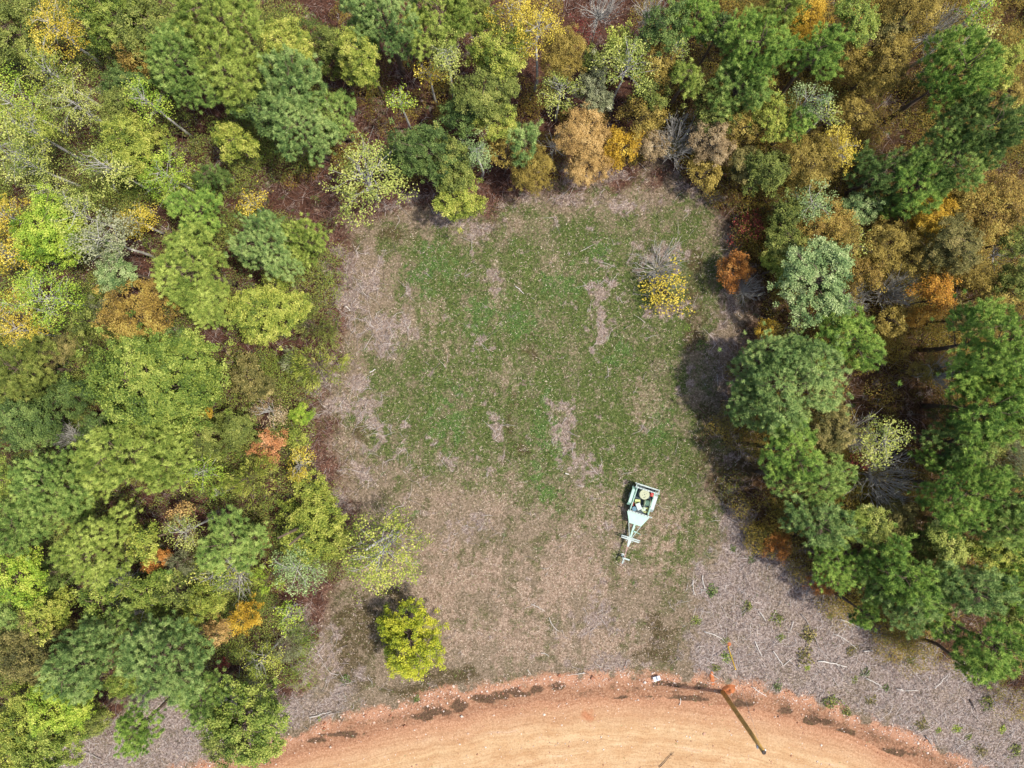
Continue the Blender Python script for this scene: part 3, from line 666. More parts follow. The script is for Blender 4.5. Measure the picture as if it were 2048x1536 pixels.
# kind, px, py, r, colour, crown-centre height or None, [label override]
TREES = """
O 30 60 62 ol|S 112 60 52 ye 5|O 225 42 58 lg|O 300 48 58 ol|O 185 25 30 lg|P 440 55 72 yg|P 376 140 66 mg|P 458 150 58 yg|G 283 118 34 rg 4.5|O 250 160 36 dg 4
O 578 98 48 yw|P 585 180 58 bg|P 608 262 62 bg 7|O 530 222 44 dg|O 472 290 40 yw 4|O 243 215 34 ol|S 300 208 38 li|O 268 290 54 yw 5|P 668 225 40 mg 6
S 22 205 58 li|S 105 150 46 yw|S 148 205 52 py|S 60 262 54 yw|S 335 350 50 li 5|S 218 335 44 py|P 422 348 30 dg 4|P 395 422 40 br 6|S 15 432 36 ye 5|S 18 505 46 ye 5
O 95 462 58 li 5.5 vivid lime green tree at the left edge of the photo, beside yellow crowns|S 162 430 44 py|S 215 482 48 gg|S 268 440 34 ye 4|S 505 410 28 ye 3|S 731 358 66 py 5 pale yellow-green tree leaning over the clearing's upper left corner, crooked pale trunk
P 535 490 62 bg 7.5|P 612 488 40 yg 4.5|P 392 540 66 yg|P 432 608 38 yg 6.5|S 92 598 56 li 7|G 278 632 56 rg 4.5 round rust gold tree between green pines in the left woods|O 530 618 56 yw 5|C 628 652 44 ol 2.5
O 238 540 42 pg|C 180 700 42 ol 3|O 297 773 100 lg 6.5 broad leaf green oak, widest round crown in the left woods|C 408 735 24 dg 3|P 60 738 56 ol 6|O 135 790 32 dg 4|O 505 756 40 bo 3.5
C 636 732 44 yw 2.2|C 596 720 28 gg 2.2|G 402 832 22 gy 4|S 540 822 30 ta 2.5|G 603 832 20 li 2|G 598 880 18 yw 1.8|G 542 887 29 co 2.5 coral orange round tree near the clearing's left edge|O 474 858 36 ol 4|O 400 870 36 ol 4.5
P 272 905 78 yg 8|P 330 935 46 yg 7|B 130 872 34 ta 3|O 60 842 56 dg 5|S 403 945 38 li 4|C 506 952 48 yw 3|S 440 988 16 li 2.5|P 115 970 62 mg 7.5|S 600 930 32 ye 2.5|O 622 972 26 yw 2.5|P 175 965 40 yg 6
P 35 1050 48 mg 8|P 118 1022 46 mg 7|P 192 1095 64 yg 8|O 45 1152 46 li 6|C 110 1145 34 mg 4|O 288 1083 30 yw 6|G 358 1030 20 pe 4|S 372 1062 34 py 5|P 465 1082 48 mg 6|G 318 1122 22 ru 4.5 rust orange crown framed by pines in the lower left woods
C 366 1122 34 gg 4|R 530 1080 24 re 1.5|O 622 1060 54 yw 3|S 598 1132 44 pg 4|S 432 1150 48 yw 4|O 398 1212 30 yw 4|B 465 1155 32 gg 3.5|O 300 1178 44 lg 5|B 232 1172 44 ta 3|S 282 1222 30 py 4
G 482 1238 26 gy 3.5 bright golden round tree in the lower left woods|G 434 1268 24 pe 3|P 180 1318 68 bg 8|P 335 1316 78 bg 8.5|P 242 1246 34 mg 6|O 62 1300 58 bo 5|O 130 1400 48 li 5|O 55 1430 56 yw 5|O 105 1490 54 lg 5|O 25 1510 46 yw 5
R 438 1325 14 re 1.5|S 522 1322 36 yw 3.5|P 278 1455 40 br 7|P 405 1398 44 mg 6|O 495 1440 66 lg 5.5 big two-toned leaf green tree overhanging the road's left end|C 535 1160 26 li 3|S 575 1230 24 li 2.2|S 770 1098 66 yw 5.0 pale sparse tree with twin white trunks at the clearing's lower left
O 820 1275 55 ll 3 lone lemon lime tree standing in dry grass just above the road|O 452 1475 40 ol 5|P 345 1250 34 mg 6|O 30 960 40 lg 5|O 20 1230 34 mg 5|O 85 1225 38 yw 5|O 195 1200 30 lg 5|O 180 1440 36 ol 4
P 772 50 62 bg 8|P 725 20 40 bg 7|P 880 42 66 yg 8|P 945 35 44 ol 7|O 731 122 50 yw 6|O 670 103 40 ol 5|C 635 72 30 dg 4|S 895 115 42 py 7|S 858 150 30 ye 5|O 998 100 50 yw 7|O 972 185 52 ol 6|O 930 235 40 dg 5|O 990 245 36 yw 5
S 1075 62 44 ye 9|S 1022 28 42 ye 8|B 1200 15 42 ta 5|R 1162 62 24 re 3|G 1128 105 44 oc 6|O 1182 120 26 ol 5|O 1240 98 30 yw 5|S 1255 132 42 py 7 pale-topped tree with forked white trunk in the upper middle woods|S 1122 182 36 py 5|O 1190 178 34 gg 4.5
S 800 205 26 li 5|O 815 308 40 dg 5|O 868 310 52 dg 5.5|O 900 330 44 ol 5|O 912 388 40 yw 3.2|S 955 305 34 pg 5.5|P 1049 294 36 bg 5|G 1066 338 38 oc 3.2|G 1010 312 34 oc 3.5
G 1168 262 40 pe 4.5 tall peach orange tree at the clearing's top edge|G 1172 330 36 pe 3|B 1112 288 24 gg 3.5|G 1244 297 32 gy 3|G 1290 225 36 oc 4|G 1300 292 28 ta 2.5|B 1358 284 50 gg 2.2 big grey bare shrub fanning out at the clearing's top edge
G 1425 285 40 ta 3.5|G 1402 352 30 oc 2.5|P 1378 150 36 yg 7|S 1358 88 22 py 7|P 1388 42 44 br 8|P 1508 100 66 br 8.5|P 1475 182 46 mg 7|P 1628 110 46 br 8.5|G 1606 26 48 gy 6|O 1712 42 36 lg 7|G 1690 110 32 oc 5
G 1772 120 54 oc 5.5|G 1812 28 54 oc 6|B 1880 55 46 gg 6|S 1960 20 30 li 8|S 1948 72 32 py 7|P 1905 150 74 br 9|P 1958 262 66 dg 9|P 1892 325 60 mg 8|P 1758 352 50 dg 6|P 1830 372 48 br 7|O 2002 130 36 yw 6|S 2028 250 34 yw 6
G 2022 180 30 oc 5|G 1975 425 56 rg 5|G 2030 420 40 oc 4.5|O 1543 240 34 yw 5|P 1592 250 30 br 6|S 1612 205 38 pg 5.5|G 1710 232 30 oc 4.5|G 1624 330 48 oc 4.5|O 1532 345 42 ol 4.5|S 1672 300 34 ye 5|S 1618 412 38 pg 4
O 1718 418 30 pg 3.5|G 1642 455 48 rg 3.5|P 1772 422 24 br 4|G 1858 430 42 gy 4.5 bright golden yellow tree below the dark pines in the right woods|O 1908 492 54 bo 5.5|B 2003 506 24 gg 4|R 1500 460 34 re 1.6|S 1702 488 30 py 3.5|G 1782 490 46 oc 4
O 1570 480 40 ol 3.5|O 1580 430 36 ol 3.5|O 1560 535 32 yw 3|G 1464 543 28 ru 1.8 rusty orange shrub at the clearing's right edge, twiggy base|B 1495 580 30 gg 1.2|O 1632 568 64 pg 5.5 large pale green round tree on the right, darker on its left|G 1728 542 34 rg 3.5|B 1710 600 38 gg 2.5
B 1795 578 44 gg 3|G 1872 598 36 or 4.5 vivid orange tree, brightest crown in the right woods|G 1834 640 22 or 3.5|G 1775 640 34 oc 3.2|P 1690 685 50 br 5 bright green young pine between dark brush and grey twigs|G 1532 655 18 gy 1.8|S 1592 652 20 py 2
P 1568 772 80 bg 6.0 biggest round pine, right on the clearing's right edge|P 1496 800 50 bg 4.6|P 1560 715 34 mg 6|P 1582 905 52 br 6.5|O 1658 858 46 bo 4|S 1758 882 42 py 4|B 1712 872 36 gg 3.5|P 1985 685 74 br 9|P 2030 745 50 br 8|B 1892 748 42 gg 4
P 1963 818 56 br 7.5|G 1848 738 26 oc 3|P 1905 885 44 dg 6|C 2002 905 48 gg 5|B 1772 958 60 gg 3 large grey fan of bare branches in the right woods|R 1715 930 22 re 2|P 1645 965 48 mg 6|P 1918 982 62 br 8|P 1855 920 26 br 5|P 2022 995 50 mg 8
G 1828 1012 26 rg 3|P 1630 1050 56 bg 6.5|O 1742 1050 38 py 5|G 1556 1090 26 ru 1.8|G 1652 1172 24 ru 1.8|P 1668 1128 40 br 6|P 1788 1146 56 br 8|P 1824 1218 46 bg 8.5|P 1725 1222 26 br 5.5|P 1726 1125 32 br 6.5
O 1893 1095 40 py 6|P 1935 1180 56 bg 8.5|P 1872 1240 32 br 7|P 1982 1288 52 br 9|P 2032 1168 46 br 8|O 2035 1235 42 ol 6|P 1952 1345 34 br 7|P 1560 960 32 mg 5|O 2040 560 34 ol 5|G 1930 395 34 oc 5|O 1440 215 36 ol 4.5
P 1560 30 40 yg 8|G 1530 20 30 oc 6|O 1780 60 30 bo 6|G 1700 60 30 ru 5|S 1650 230 26 py 5|B 1300 20 36 gg 6|O 1330 60 40 dg 7|G 1310 130 34 oc 6|O 1300 180 30 ol 5|O 1440 60 30 dg 7|G 1480 260 36 oc 4|O 1490 330 30 bo 3.5
C 200 620 30 gg 3|S 30 610 34 ye 6|S 40 660 34 ye 5|O 120 700 30 bo 4|O 205 855 32 dg 4|O 20 790 40 ol 5|O 350 700 30 dg 5|S 60 330 40 py 6|S 2 300 46 py 8.5|S 100 380 34 py 5|O 165 640 26 ol 4|P 2000 1060 46 mg 8|C 1985 960 36 gg 5|P 1700 1060 34 yg 6
R 1338 580 38 ye 1.3 bright yellow bush beside a bare bush in the grass|B 1322 532 44 gg 1.1 bare grey bush beside the yellow bush inside the clearing|C 575 1290 30 gg 2.2|P 1870 1170 40 mg 7.5|P 1760 1180 34 mg 7|P 1962 752 46 br 6.5|O 2036 835 40 ol 6|O 1968 872 40 ol 5|P 1948 925 36 mg 6|C 1880 835 34 dg 3|G 2034 935 34 oc 5|O 1985 1112 38 yw 6.5|P 1905 1050 34 mg 6.5|O 1850 1085 34 ol 4.5|O 1795 1040 30 bo 4|P 2035 1090 36 br 8|O 2030 480 34 ol 5|G 1935 540 32 oc 4|G 1985 590 34 oc 4|O 1925 640 30 bo 4|G 1690 490 32 oc 4|G 1830 520 32 oc 4|O 1650 770 28 bo 3|O 350 1180 30 ol 5|O 255 1360 34 lg 5"""
LAND = [('coral orange tree', 543, 886), ('round rust gold tree', 280, 632), ('broad leaf green oak', 297, 773), ('vivid lime tree at the left edge', 95, 465),
 ('bright golden tree', 482, 1238), ('rust orange crown', 320, 1122), ('overhanging tree by the road', 495, 1440), ('lone lemon lime tree', 820, 1275),
 ('twin white trunks', 770, 1090), ('peach orange tree', 1168, 270), ('big grey bare shrub', 1358, 284), ('rusty orange shrub', 1464, 545), ('large pale green tree', 1632, 568),
 ('vivid orange tree', 1866, 605), ('bright young pine', 1690, 685), ('biggest round pine', 1570, 775), ('large grey fan of branches', 1772, 958), ('bright golden yellow tree', 1858, 430),
 ('leaning pale trunk', 731, 358), ('forked white trunk', 1255, 132), ("photo's top left corner", 0, 0), ("photo's top right corner", 2048, 0), ("photo's bottom left corner", 0, 1536),
 ("middle of the photo's right edge", 2048, 768), ('utility pole', 1444, 1382), ('trailer', 1288, 1000), ('yellow bush', 1338, 580)]
DIRW = ['right of', 'above-right of', 'above', 'above-left of', 'left of', 'below-left of', 'below', 'below-right of']
def rel(px, py, L):
    dx, dy = px-L[1], L[2]-py
    return int(round(math.atan2(dy, dx)/(math.pi/4))) % 8, math.hypot(dx, dy)
USED = set()
ORD = ['nearest', 'second nearest', 'third nearest', 'fourth nearest']
def relate(i, items, desc):
    """a phrase that only item i of the items of one description satisfies"""
    px, py = items[i]
    for L in sorted(LAND, key=lambda l: math.hypot(px-l[1], py-l[2]))[:9]:
        s_, d = rel(px, py, L)
        if d < 12: continue
        same = sorted(rel(x, y, L)[1] for x, y in items if rel(x, y, L)[0] == s_)
        k = same.index(d)
        if k > 1: continue
        lab = '%s, second nearest %s the %s' % (desc, DIRW[s_], L[0]) if k else '%s, nearest one %s the %s' % (desc, DIRW[s_], L[0])
        if lab not in USED and len(lab.replace('-', ' ').split()) <= 16: USED.add(lab); return lab
    lab = '%s about %d percent across and %d percent down the photo' % (desc, round(px/20.48), round(py/15.36)); USED.add(lab); return lab

rows = []
for r_ in TREES.replace('\n', '|').split('|'):
    p = r_.split()
    if not p: continue
    kind, px, py, rr, cw = p[0], float(p[1]), float(p[2]), float(p[3]), COLW[p[4]]
    zc = ZC[kind]; rest = p[5:]
    if rest and rest[0].replace('.', '').isdigit(): zc = float(rest[0]); rest = rest[1:]
    lab = ' '.join(rest) or None
    if kind == 'P': zc *= .84
    rows.append([kind, px, py, rr, cw, zc, lab])
def desc_of(r_):
    kind, px, py, rr, cw, zc, lab = r_
    size = 'small ' if rr < 31 else ('large ' if rr > 56 else '')
    if kind == 'B': return size + ('bare grey shrub' if cw == 'grey-green' else 'bare tan shrub')
    noun = NOUN[kind][0]
    if kind == 'G' and zc < 2.6: noun = 'fine-leaved shrub'
    return size + cw + ' ' + noun
byd = {}
for i, r_ in enumerate(rows):
    if r_[6] is None: byd.setdefault(desc_of(r_), []).append(i)

rnd = random.Random(3)
def build_tree(i, r_):
    kind, px, py, rr, cw, zc, lab = r_
    f = (H-zc)/H; Rr = rr/S*f*1.07
    (leaf, limbs, rz), k = proto(kind, Rr, rnd)
    x, y, _ = gp(px, py, zc)
    gz = float(height(np.array([x]), np.array([y]))[0])
    name = NOUN[kind][1]
    if kind == 'G' and zc < 2.6: name = 'autumn_shrub'
    root = empty(name, (x, y, gz - .03), rnd.uniform(0, 2*math.pi))
    if lab is None:
        d = desc_of(r_); items = [(rows[j][1], rows[j][2]) for j in byd[d]]
        lab = relate(byd[d].index(i), items, d)
    tag(root, lab, 'shrub' if kind in 'BR' or name == 'autumn_shrub' else 'tree', GROUP[kind])
    bark = BARK[{'P': 'brown', 'O': 'brown', 'S': 'pale', 'G': 'brown', 'C': 'brown', 'B': 'pale', 'R': 'brown'}[kind]]
    kz = k*rnd.uniform(.9, 1.12)
    low = zc - 1.1*rz*kz*(Rr/k)       # where the crown's own leader begins
    if kind in 'BR': low = zc - .95*rz*kz*(Rr/k)
    low = max(low, .12)
    mb = MB(); br = {'P': .13, 'O': .11, 'S': .09, 'G': .07, 'C': .05, 'B': .05, 'R': .03}[kind]*(.6+.3*Rr)
    lean = (rnd.gauss(0, .1), rnd.gauss(0, .1))
    mb.tube([(0, 0, -.1), (lean[0], lean[1], low*.35), (lean[0]*.6, lean[1]*.6, low*.7), (0, 0, low+.1)] , [br*1.25, br, br*.85, br*.6], 7)
    if lab and 'twin white trunks' in lab:
        root.rotation_euler = (0, 0, 0)
        for ex in ((-.05, .15, 0), (-.75, .55, 1.2)):
            mb.tube([(0, 0, 0), (ex[0]*.3+.1, ex[1]*.4, 2.2), (ex[0]*.7, ex[1]*.7, 4.8), (ex[0]-.1, ex[1]-.2, 7.0)], [.13, .12, .10, .05], 7)
    mb.build('trunk', bark, root, smooth=True)
    o = link('crown' if kind != 'B' else 'leaves', leaf, LMP[cw] if kind == 'P' else LM[cw], root, (0, 0, zc)); o.scale = (k*rnd.uniform(.86, 1.12), k*rnd.uniform(.86, 1.12), kz) if r_[6] is None else (k*1.12, k*1.08, kz)
    o2 = link('limbs' if kind not in 'BR' else 'branches', limbs, bark, root, (0, 0, zc)); o2.scale = o.scale
    return root
for i, r_ in enumerate(rows): build_tree(i, r_)

# ------------------------------------------------------------------ utility pole with its guy wire, spoil heaps
m_pole = simple('treated_wood', (172,134,72), .85, var=.35, scale=3, k=1.3)
m_steel = simple('galvanised_steel', (190,192,195), .5, .6)
m_yel = simple('yellow_plastic', (240,190,30), .5)
m_dirt = simple('orange_dirt', (196,118,70), .95, var=.4, scale=3, k=.62)
bx_, by_, _ = gp(1444, 1382); PT = 8.34
pole = tag(empty('utility_pole', (bx_, by_, 0)), 'tall brown wooden utility pole standing at the road edge without crossarms', 'utility pole')
MB().tube([(0, 0, -.3), (0, 0, 3), (0, 0, 6), (0, 0, PT)], [.17, .155, .14, .125], 16).build('shaft', m_pole, pole, smooth=True)
MB().tube([(0, 0, PT-.005), (0, 0, PT+.03)], [.13, .11], 16).build('pole_top', BARK['dark'], pole)
mbb = MB().box((-.16, -.02, PT-.7), (.10, .16, .22), bev=.02); mbb.tube([(-.12, 0, PT-.7), (.16, 0, PT-.7)], .012, 6); mbb.box((.15, .03, PT-.25), (.08, .1, .1), bev=.01)
mbb.build('bracket', m_steel, pole)
a_ = np.array(gp(1455, 1290)) - np.array((bx_, by_, 0)); top = np.array((0, 0, PT-.4))
wire = tag(empty('guy_wire', (bx_, by_, 0)), 'thin steel guy wire with yellow guard rising from the brush to the pole', 'guy wire')
MB().tube([a_+np.array([0, 0, -.05]), top], .007, 5).build('wire', m_steel, wire)
d_ = (top-a_)/np.linalg.norm(top-a_)
MB().tube([a_+d_*.15, a_+d_*2.3], .036, 8).build('guard', m_yel, wire)
MB().tube([a_-d_*.1, a_+d_*.2], .015, 6).build('anchor_rod', m_steel, wire)

def mound(px, py, rx, ry, h, rz, label, mat=m_dirt, name='dirt_mound'):
    x, y, _ = gp(px, py); n = 34; rg = np.random.default_rng(int(px))
    g = np.linspace(-1.15, 1.15, n); A, B = np.meshgrid(g, g, indexing='ij'); r = np.hypot(A, B)
    c_, s_ = math.cos(rz), math.sin(rz)
    X = (A*rx*c_ - B*ry*s_); Y = (A*rx*s_ + B*ry*c_)
    nz = fbm(X+5+x, Y+9+y, 3.2, 61, 4)-.5
    Zz = h*np.clip(1-r**2, -.2, 1)*(1+nz*1.2) + nz*.12 - .07 + height(X+x, Y+y)
    ii = np.arange(n*n).reshape(n, n)
    keep = (r < 1.12+nz*.3)[:-1, :-1]
    F = np.stack([ii[:-1, :-1], ii[1:, :-1], ii[1:, 1:], ii[:-1, 1:]], -1)[keep]
    me = mk(name, np.stack([X, Y, Zz], -1).reshape(-1, 3), F.reshape(-1, 4), smooth=True)
    return tag(link(name, me, mat, None, (x, y, 0)), label, 'dirt mound')
mound(1455, 1377, .62, .42, .30, .5, 'rounded heap of loose orange dirt around the foot of the utility pole')
mound(1423, 1357, .20, .60, .16, .1, 'narrow orange dirt ridge just left of the utility pole')
mound(1457, 1288, .22, .2, .16, .1, 'small red brown dirt heap at the top end of the yellow guard')

# ------------------------------------------------------------------ small board on the bank and the road
m_white = simple('white_board', (222,228,240), .5, k=.6); m_grey = simple('grey_metal', (120,130,140), .5, .4)
x, y, _ = gp(1311, 1352); hz = float(height(np.array([x]), np.array([y]))[0])
sg = tag(empty('small_board', (x, y, hz), R(16)), 'small white rectangular board with a grey bar lying tilted on the road bank', 'board')
MB().box((0, 0, .26), (.50, .30, .02), rx=R(-22), bev=.004).build('panel', m_white, sg)
MB().box((.02, .03, .30), (.05, .22, .03), rx=R(-22)).build('bar', m_grey, sg)
MB().tube([(-.03, .0, -.1), (-.03, .02, .27)], .02, 6).build('stake', m_grey, sg)
MB().tube([(-.12, -.26, -.02), (-.12, -.26, .05), (-.12, -.26, .1)], [.05, .06, .03], 8).build('cap', simple('cream_cap', (236,228,180), .6), sg)

# ------------------------------------------------------------------ trailer (local x across, -y towards the hitch)
MW = simple('mint_paint', (184,230,210), .5, var=.12, scale=3, k=.52)
MWW = simple('white_paint', (216,234,230), .5, var=.2, scale=4, k=.44)
MD = simple('dark_slot', (30,40,44), .7); MBED = simple('bed_boards', (60,72,78), .85, var=.4, scale=5); MR = simple('rubber', (24,24,26), .85)
MRUST = simple('rusty_steel', (160,130,124), .8, var=.4, scale=8)
TZ = .78
tx, ty, _ = gp(1296.6, 973.5, 1.1)
tr = tag(empty('cable_trailer', (tx, ty, 0), R(-17.8)), 'pale mint utility trailer loaded with reels, long tongue pointing at the road', 'trailer')
MB().box((0, -1.02, TZ-.28), (1.36, 1.9, .05)).build('bed', MBED, tr)
fr = MB()
for sx in (-1, 1): fr.box((sx*.64, -1.02, TZ+.10), (.045, 1.86, .055), bev=.008); fr.box((sx*.64, -1.02, TZ-.16), (.035, 1.86, .20))
for sx in (-1, 1):
    for yy in (-.1, -.7, -1.3, -1.9): fr.box((sx*.64, yy, TZ-.05), (.05, .05, .28))
fr.box((0, -1.02, TZ-.35), (.1, 1.9, .09)); fr.box((-.4, -1.02, TZ-.35), (.07, 1.9, .09)); fr.box((.4, -1.02, TZ-.35), (.07, 1.9, .09))
fr.build('side_rails', MW, tr)
def slotted(y, z, half, slots, w_=.085):
    p = MB().box((0, y, z), (half*2, w_, .05), bev=.006).build('slotted_crossbar', MWW, tr)
    s_ = MB()
    for k in range(slots):
        q = -half + (k+.5)*2*half/slots
        s_.box((q, y, z+.026), (2*half/slots*.5, w_*.34, .012))
    s_.build('slots', MD, p); p['label'] = 'white crossbar with a row of dark slots'
slotted(-.25, TZ+.42, .86, 9); slotted(-1.94, TZ+.42, .86, 8)
rb = MB(); rb.box((0, 0, TZ+.34), (1.56, .055, .055), bev=.008); rb.box((-.80, -.1, TZ+.34), (.05, .25, .05)); rb.box((.80, -.1, TZ+.34), (.05, .25, .05)); rb.box((.0, -.06, TZ+.05), (1.40, .04, .34))
rb.box((-.86, .0, TZ+.34), (.14, .05, .05)); rb.build('rear_rack', MWW, tr)
lt = MB()
for sx in (-.62, -.3, .35, .62): lt.box((sx, -.12, TZ+.28), (.2, .1, .1), bev=.01)
lt.build('tool_holders', MD, tr)
for sx in (-.66, .66):
    for yy in (-.25, -1.94): MB().box((sx*1.02, yy, TZ+.15), (.06, .06, .50)).build('post', MWW, tr)
for sx in (-1, 1):
    fd = MB()
    X0, X1 = sx*.69, sx*.93
    prof = [(-.32, TZ-.28), (-.5, TZ-.02), (-1.45, TZ-.02), (-1.66, TZ-.28)]
    V = []; F = []
    for (yy, zz) in prof: V += [(X0, yy, zz), (X1, yy, zz), (X0, yy, zz-.02), (X1, yy, zz-.02)]
    for k in range(3):
        b0 = 4*k; F += [(b0, b0+1, b0+5, b0+4), (b0+2, b0+6, b0+7, b0+3), (b0+1, b0+3, b0+7, b0+5), (b0, b0+4, b0+6, b0+2)]
    F += [(0, 2, 3, 1), (12, 13, 15, 14)]
    fd.add(V, F); fd.box((sx*.925, -.98, TZ-.07), (.02, 1.0, .1)); fd.build('fender', MW if sx < 0 else MWW, tr)  # left fender takes the mint paint to stand for its shaded side
    wy_ = -.98
    wh = MB().tube([(sx*.71, wy_, .34), (sx*.74, wy_, .34), (sx*.88, wy_, .34), (sx*.91, wy_, .34)], [.28, .34, .34, .28], 24).build('wheel', MR, tr, smooth=False)
    MB().tube([(sx*.90, wy_, .34), (sx*.925, wy_, .34)], [.17, .15], 16).build('rim', MWW, wh)
MB().tube([(-.72, -.98, .34), (.72, -.98, .34)], .035, 8).build('axle', MD, tr)
MB().prism([(-.80, -2.06), (-.44, -2.80), (.44, -2.80), (.80, -2.06)], TZ-.05, TZ-.01).build('front_deck', MW, tr)
nr_ = MB(); nr_.box((0, -2.03, TZ+.03), (1.5, .03, .1)); nr_.build('deck_lip', MWW, tr)
MB().box((0, -3.35, TZ-.16), (.15, 1.4, .12), bev=.015).build('tongue_beam', MW, tr)
fa = MB()
for sx in (-1, 1): fa.tube([(sx*.66, -2.1, TZ-.14), (sx*.44, -2.8, TZ-.1), (sx*.08, -3.8, TZ-.1)], .03, 6)
fa.build('tongue_braces', MWW, tr)
cb = MB(); cb.box((0, -3.77, TZ+.02), (1.36, .07, .07), bev=.01); cb.box((0, -3.90, TZ-.01), (1.30, .085, .07), bev=.01); cb.box((0, -3.83, TZ-.08), (.5, .2, .05))
cb.build('outrigger_bar', MWW, tr)
sv = MB().prism([(-.13, -3.92), (-.05, -4.42), (.05, -4.42), (.13, -3.92)], TZ-.14, TZ-.04); sv.tube([(-.24, -3.98, TZ-.1), (-.24, -4.02, TZ+.05)], .035, 8); sv.tube([(.18, -3.98, TZ-.1), (.18, -4.02, TZ+.03)], .03, 8)
sv.build('tongue_sleeve', MWW, tr)
MB().box((0, -4.82, TZ-.10), (.055, .9, .055), bev=.008).build('tongue_tube', MRUST, tr)
jb = MB(); jb.box((.14, -5.26, TZ-.04), (.52, .10, .07), bev=.012); jb.tube([(.0, -5.2, .02), (.0, -5.2, TZ+.10)], .035, 8); jb.box((0, -5.2, .03), (.2, .2, .03), bev=.01)
jb.build('jack', MWW, tr)
cp = MB(); cp.box((-.0, -5.45, TZ-.10), (.11, .28, .09), bev=.02); cp.tube([(0, -5.58, TZ-.14), (0, -5.66, TZ-.1)], [.07, .05], 10); cp.tube([(-.02, -5.42, TZ-.05), (.09, -5.44, TZ+.02)], .02, 6)
cp.build('coupler', MWW, tr)
ck = MB(); ck.box((.14, -3.28, TZ-.02), (.16, .09, .08), bev=.015); ck.tube([(.18, -3.28, TZ), (.52, -3.32, TZ+.03)], .022, 6); ck.tube([(.52, -3.32, TZ+.03), (.54, -3.36, TZ+.12)], .018, 6)
ck.build('winch', MW, tr)

# cargo lying on the trailer bed
BZ = TZ-.25
def cargo(name, px, py, z, label, cat, rz=0):
    x, y, _ = gp(px, py, z+.3); return tag(empty(name, (x, y, z), rz), label, cat, 'gear on the trailer')
m_reel = simple('cream_reel', (214,222,180), .6, var=.12, scale=4, k=.40); m_cable = simple('pale_green_cable', (160,204,176), .6, var=.5, scale=9, k=.40)
o = cargo('cable_reel', 1288, 988, BZ, 'round cream reel lying flat with holes in its face, on the trailer', 'cable reel')
MB().tube([(0, 0, .50), (0, 0, .53)], .345, 36).build('flange', m_reel, o)
MB().tube([(0, 0, 0), (0, 0, .03)], .345, 36).build('flange', m_reel, o)
MB().tube([(0, 0, .03), (0, 0, .5)], .26, 24).build('cable_winding', m_cable, o)
hl = MB(); hl.tube([(0, 0, .531), (0, 0, .536)], .035, 10)
for k in range(4): hl.tube([(.15*math.cos(k*1.57+.3), .15*math.sin(k*1.57+.3), .531), (.15*math.cos(k*1.57+.3), .15*math.sin(k*1.57+.3), .536)], .022, 8)
hl.box((-.03, -.22, .534), (.14, .03, .004)); hl.build('holes', MD, o)
o = cargo('cable_reel', 1294, 1006, BZ, 'pale green reel lying on its side, just below the flat round reel', 'cable reel', R(-8))
MB().tube([(-.20, 0, .26), (-.17, 0, .26)], .27, 28).build('flange', m_reel, o); MB().tube([(.17, 0, .26), (.20, 0, .26)], .27, 28).build('flange', m_reel, o)
wd = MB()
for k in range(9): wd.tube([(-.168+k*.0374, 0, .26), (-.15+k*.0374, 0, .26), (-.134+k*.0374, 0, .26)], [.20, .215, .20], 22)
wd.build('cable_winding', m_cable, o)
o = cargo('plastic_box', 1277.5, 1013, BZ+.1, 'pale mint box lying tilted beside the pale green reel on the trailer', 'box', R(22))
MB().box((0, 0, .15), (.30, .46, .28), bev=.03).build('body', MW, o); MB().box((0, 0, .305), (.32, .48, .03), bev=.01).build('lid', MWW, o)
o = cargo('open_crate', 1275, 1002.5, BZ, 'yellow green open crate left of the two reels on the trailer', 'crate', R(-4))
m_yg = simple('yellow_green_plastic', (186,196,120), .6, var=.2, k=.8)
cr = MB(); cr.box((0, 0, .02), (.36, .27, .03))
for sx in (-1, 1): cr.box((sx*.17, 0, .2), (.02, .27, .34))
for sy in (-1, 1): cr.box((0, sy*.125, .2), (.32, .02, .34))
cr.build('body', m_yg, o); MB().box((0, .05, .34), (.31, .12, .02)).build('flap', m_yg, o)
o = cargo('fuel_can', 1304, 989.5, BZ+.15, 'small bright red can beside the flat round reel on the trailer', 'fuel can', R(-15))
m_red = simple('red_plastic', (220,50,40), .5, k=.6)
MB().box((0, 0, .16), (.21, .26, .30), bev=.03).build('body', m_red, o); MB().tube([(.05, .06, .31), (.06, .08, .40)], [.03, .018], 8).build('spout', m_red, o); MB().box((-.02, -.02, .345), (.03, .16, .03), bev=.008).build('handle', m_red, o)
o = cargo('bucket', 1268.7, 1017.5, BZ, 'round blue bucket in the front left corner of the trailer', 'bucket')
m_blue = simple('blue_plastic', (40,120,150), .5, k=.5)
MB().tube([(0, 0, 0), (0, 0, .3)], [.12, .15], 20).build('body', m_blue, o); MB().tube([(0, 0, .3), (0, 0, .325)], [.16, .155], 20).build('rim', m_blue, o)
o = cargo('red_bag', 1267.5, 1008.5, BZ, 'crumpled dark red bag between the crate and the left side rail', 'bag', R(-10))
MB().tube([(0, -.16, .08), (.01, -.06, .12), (-.01, .06, .11), (0, .15, .07)], [.03, .08, .075, .03], 9).build('body', simple('red_cloth', (170,60,60), .9, var=.3), o)
MB().tube([(-.03, -.08, .19), (0, 0, .24), (.03, .08, .18)], .01, 5).build('strap', simple('dark_cloth', (60,40,40), .9), o)
o = cargo('rope_coil', 1293, 1021.5, BZ, 'loose yellow green coil of rope in the front right corner of the trailer', 'rope')
rc = MB()
for k in range(4):
    r_ = .09+.03*k; rc.tube([(r_*math.cos(q)*1.3, r_*math.sin(q), .03+.035*k+.015*math.sin(3*q+k)) for q in np.linspace(0, 6.4, 22)], .014, 5)
rc.build('coil', m_yg, o)
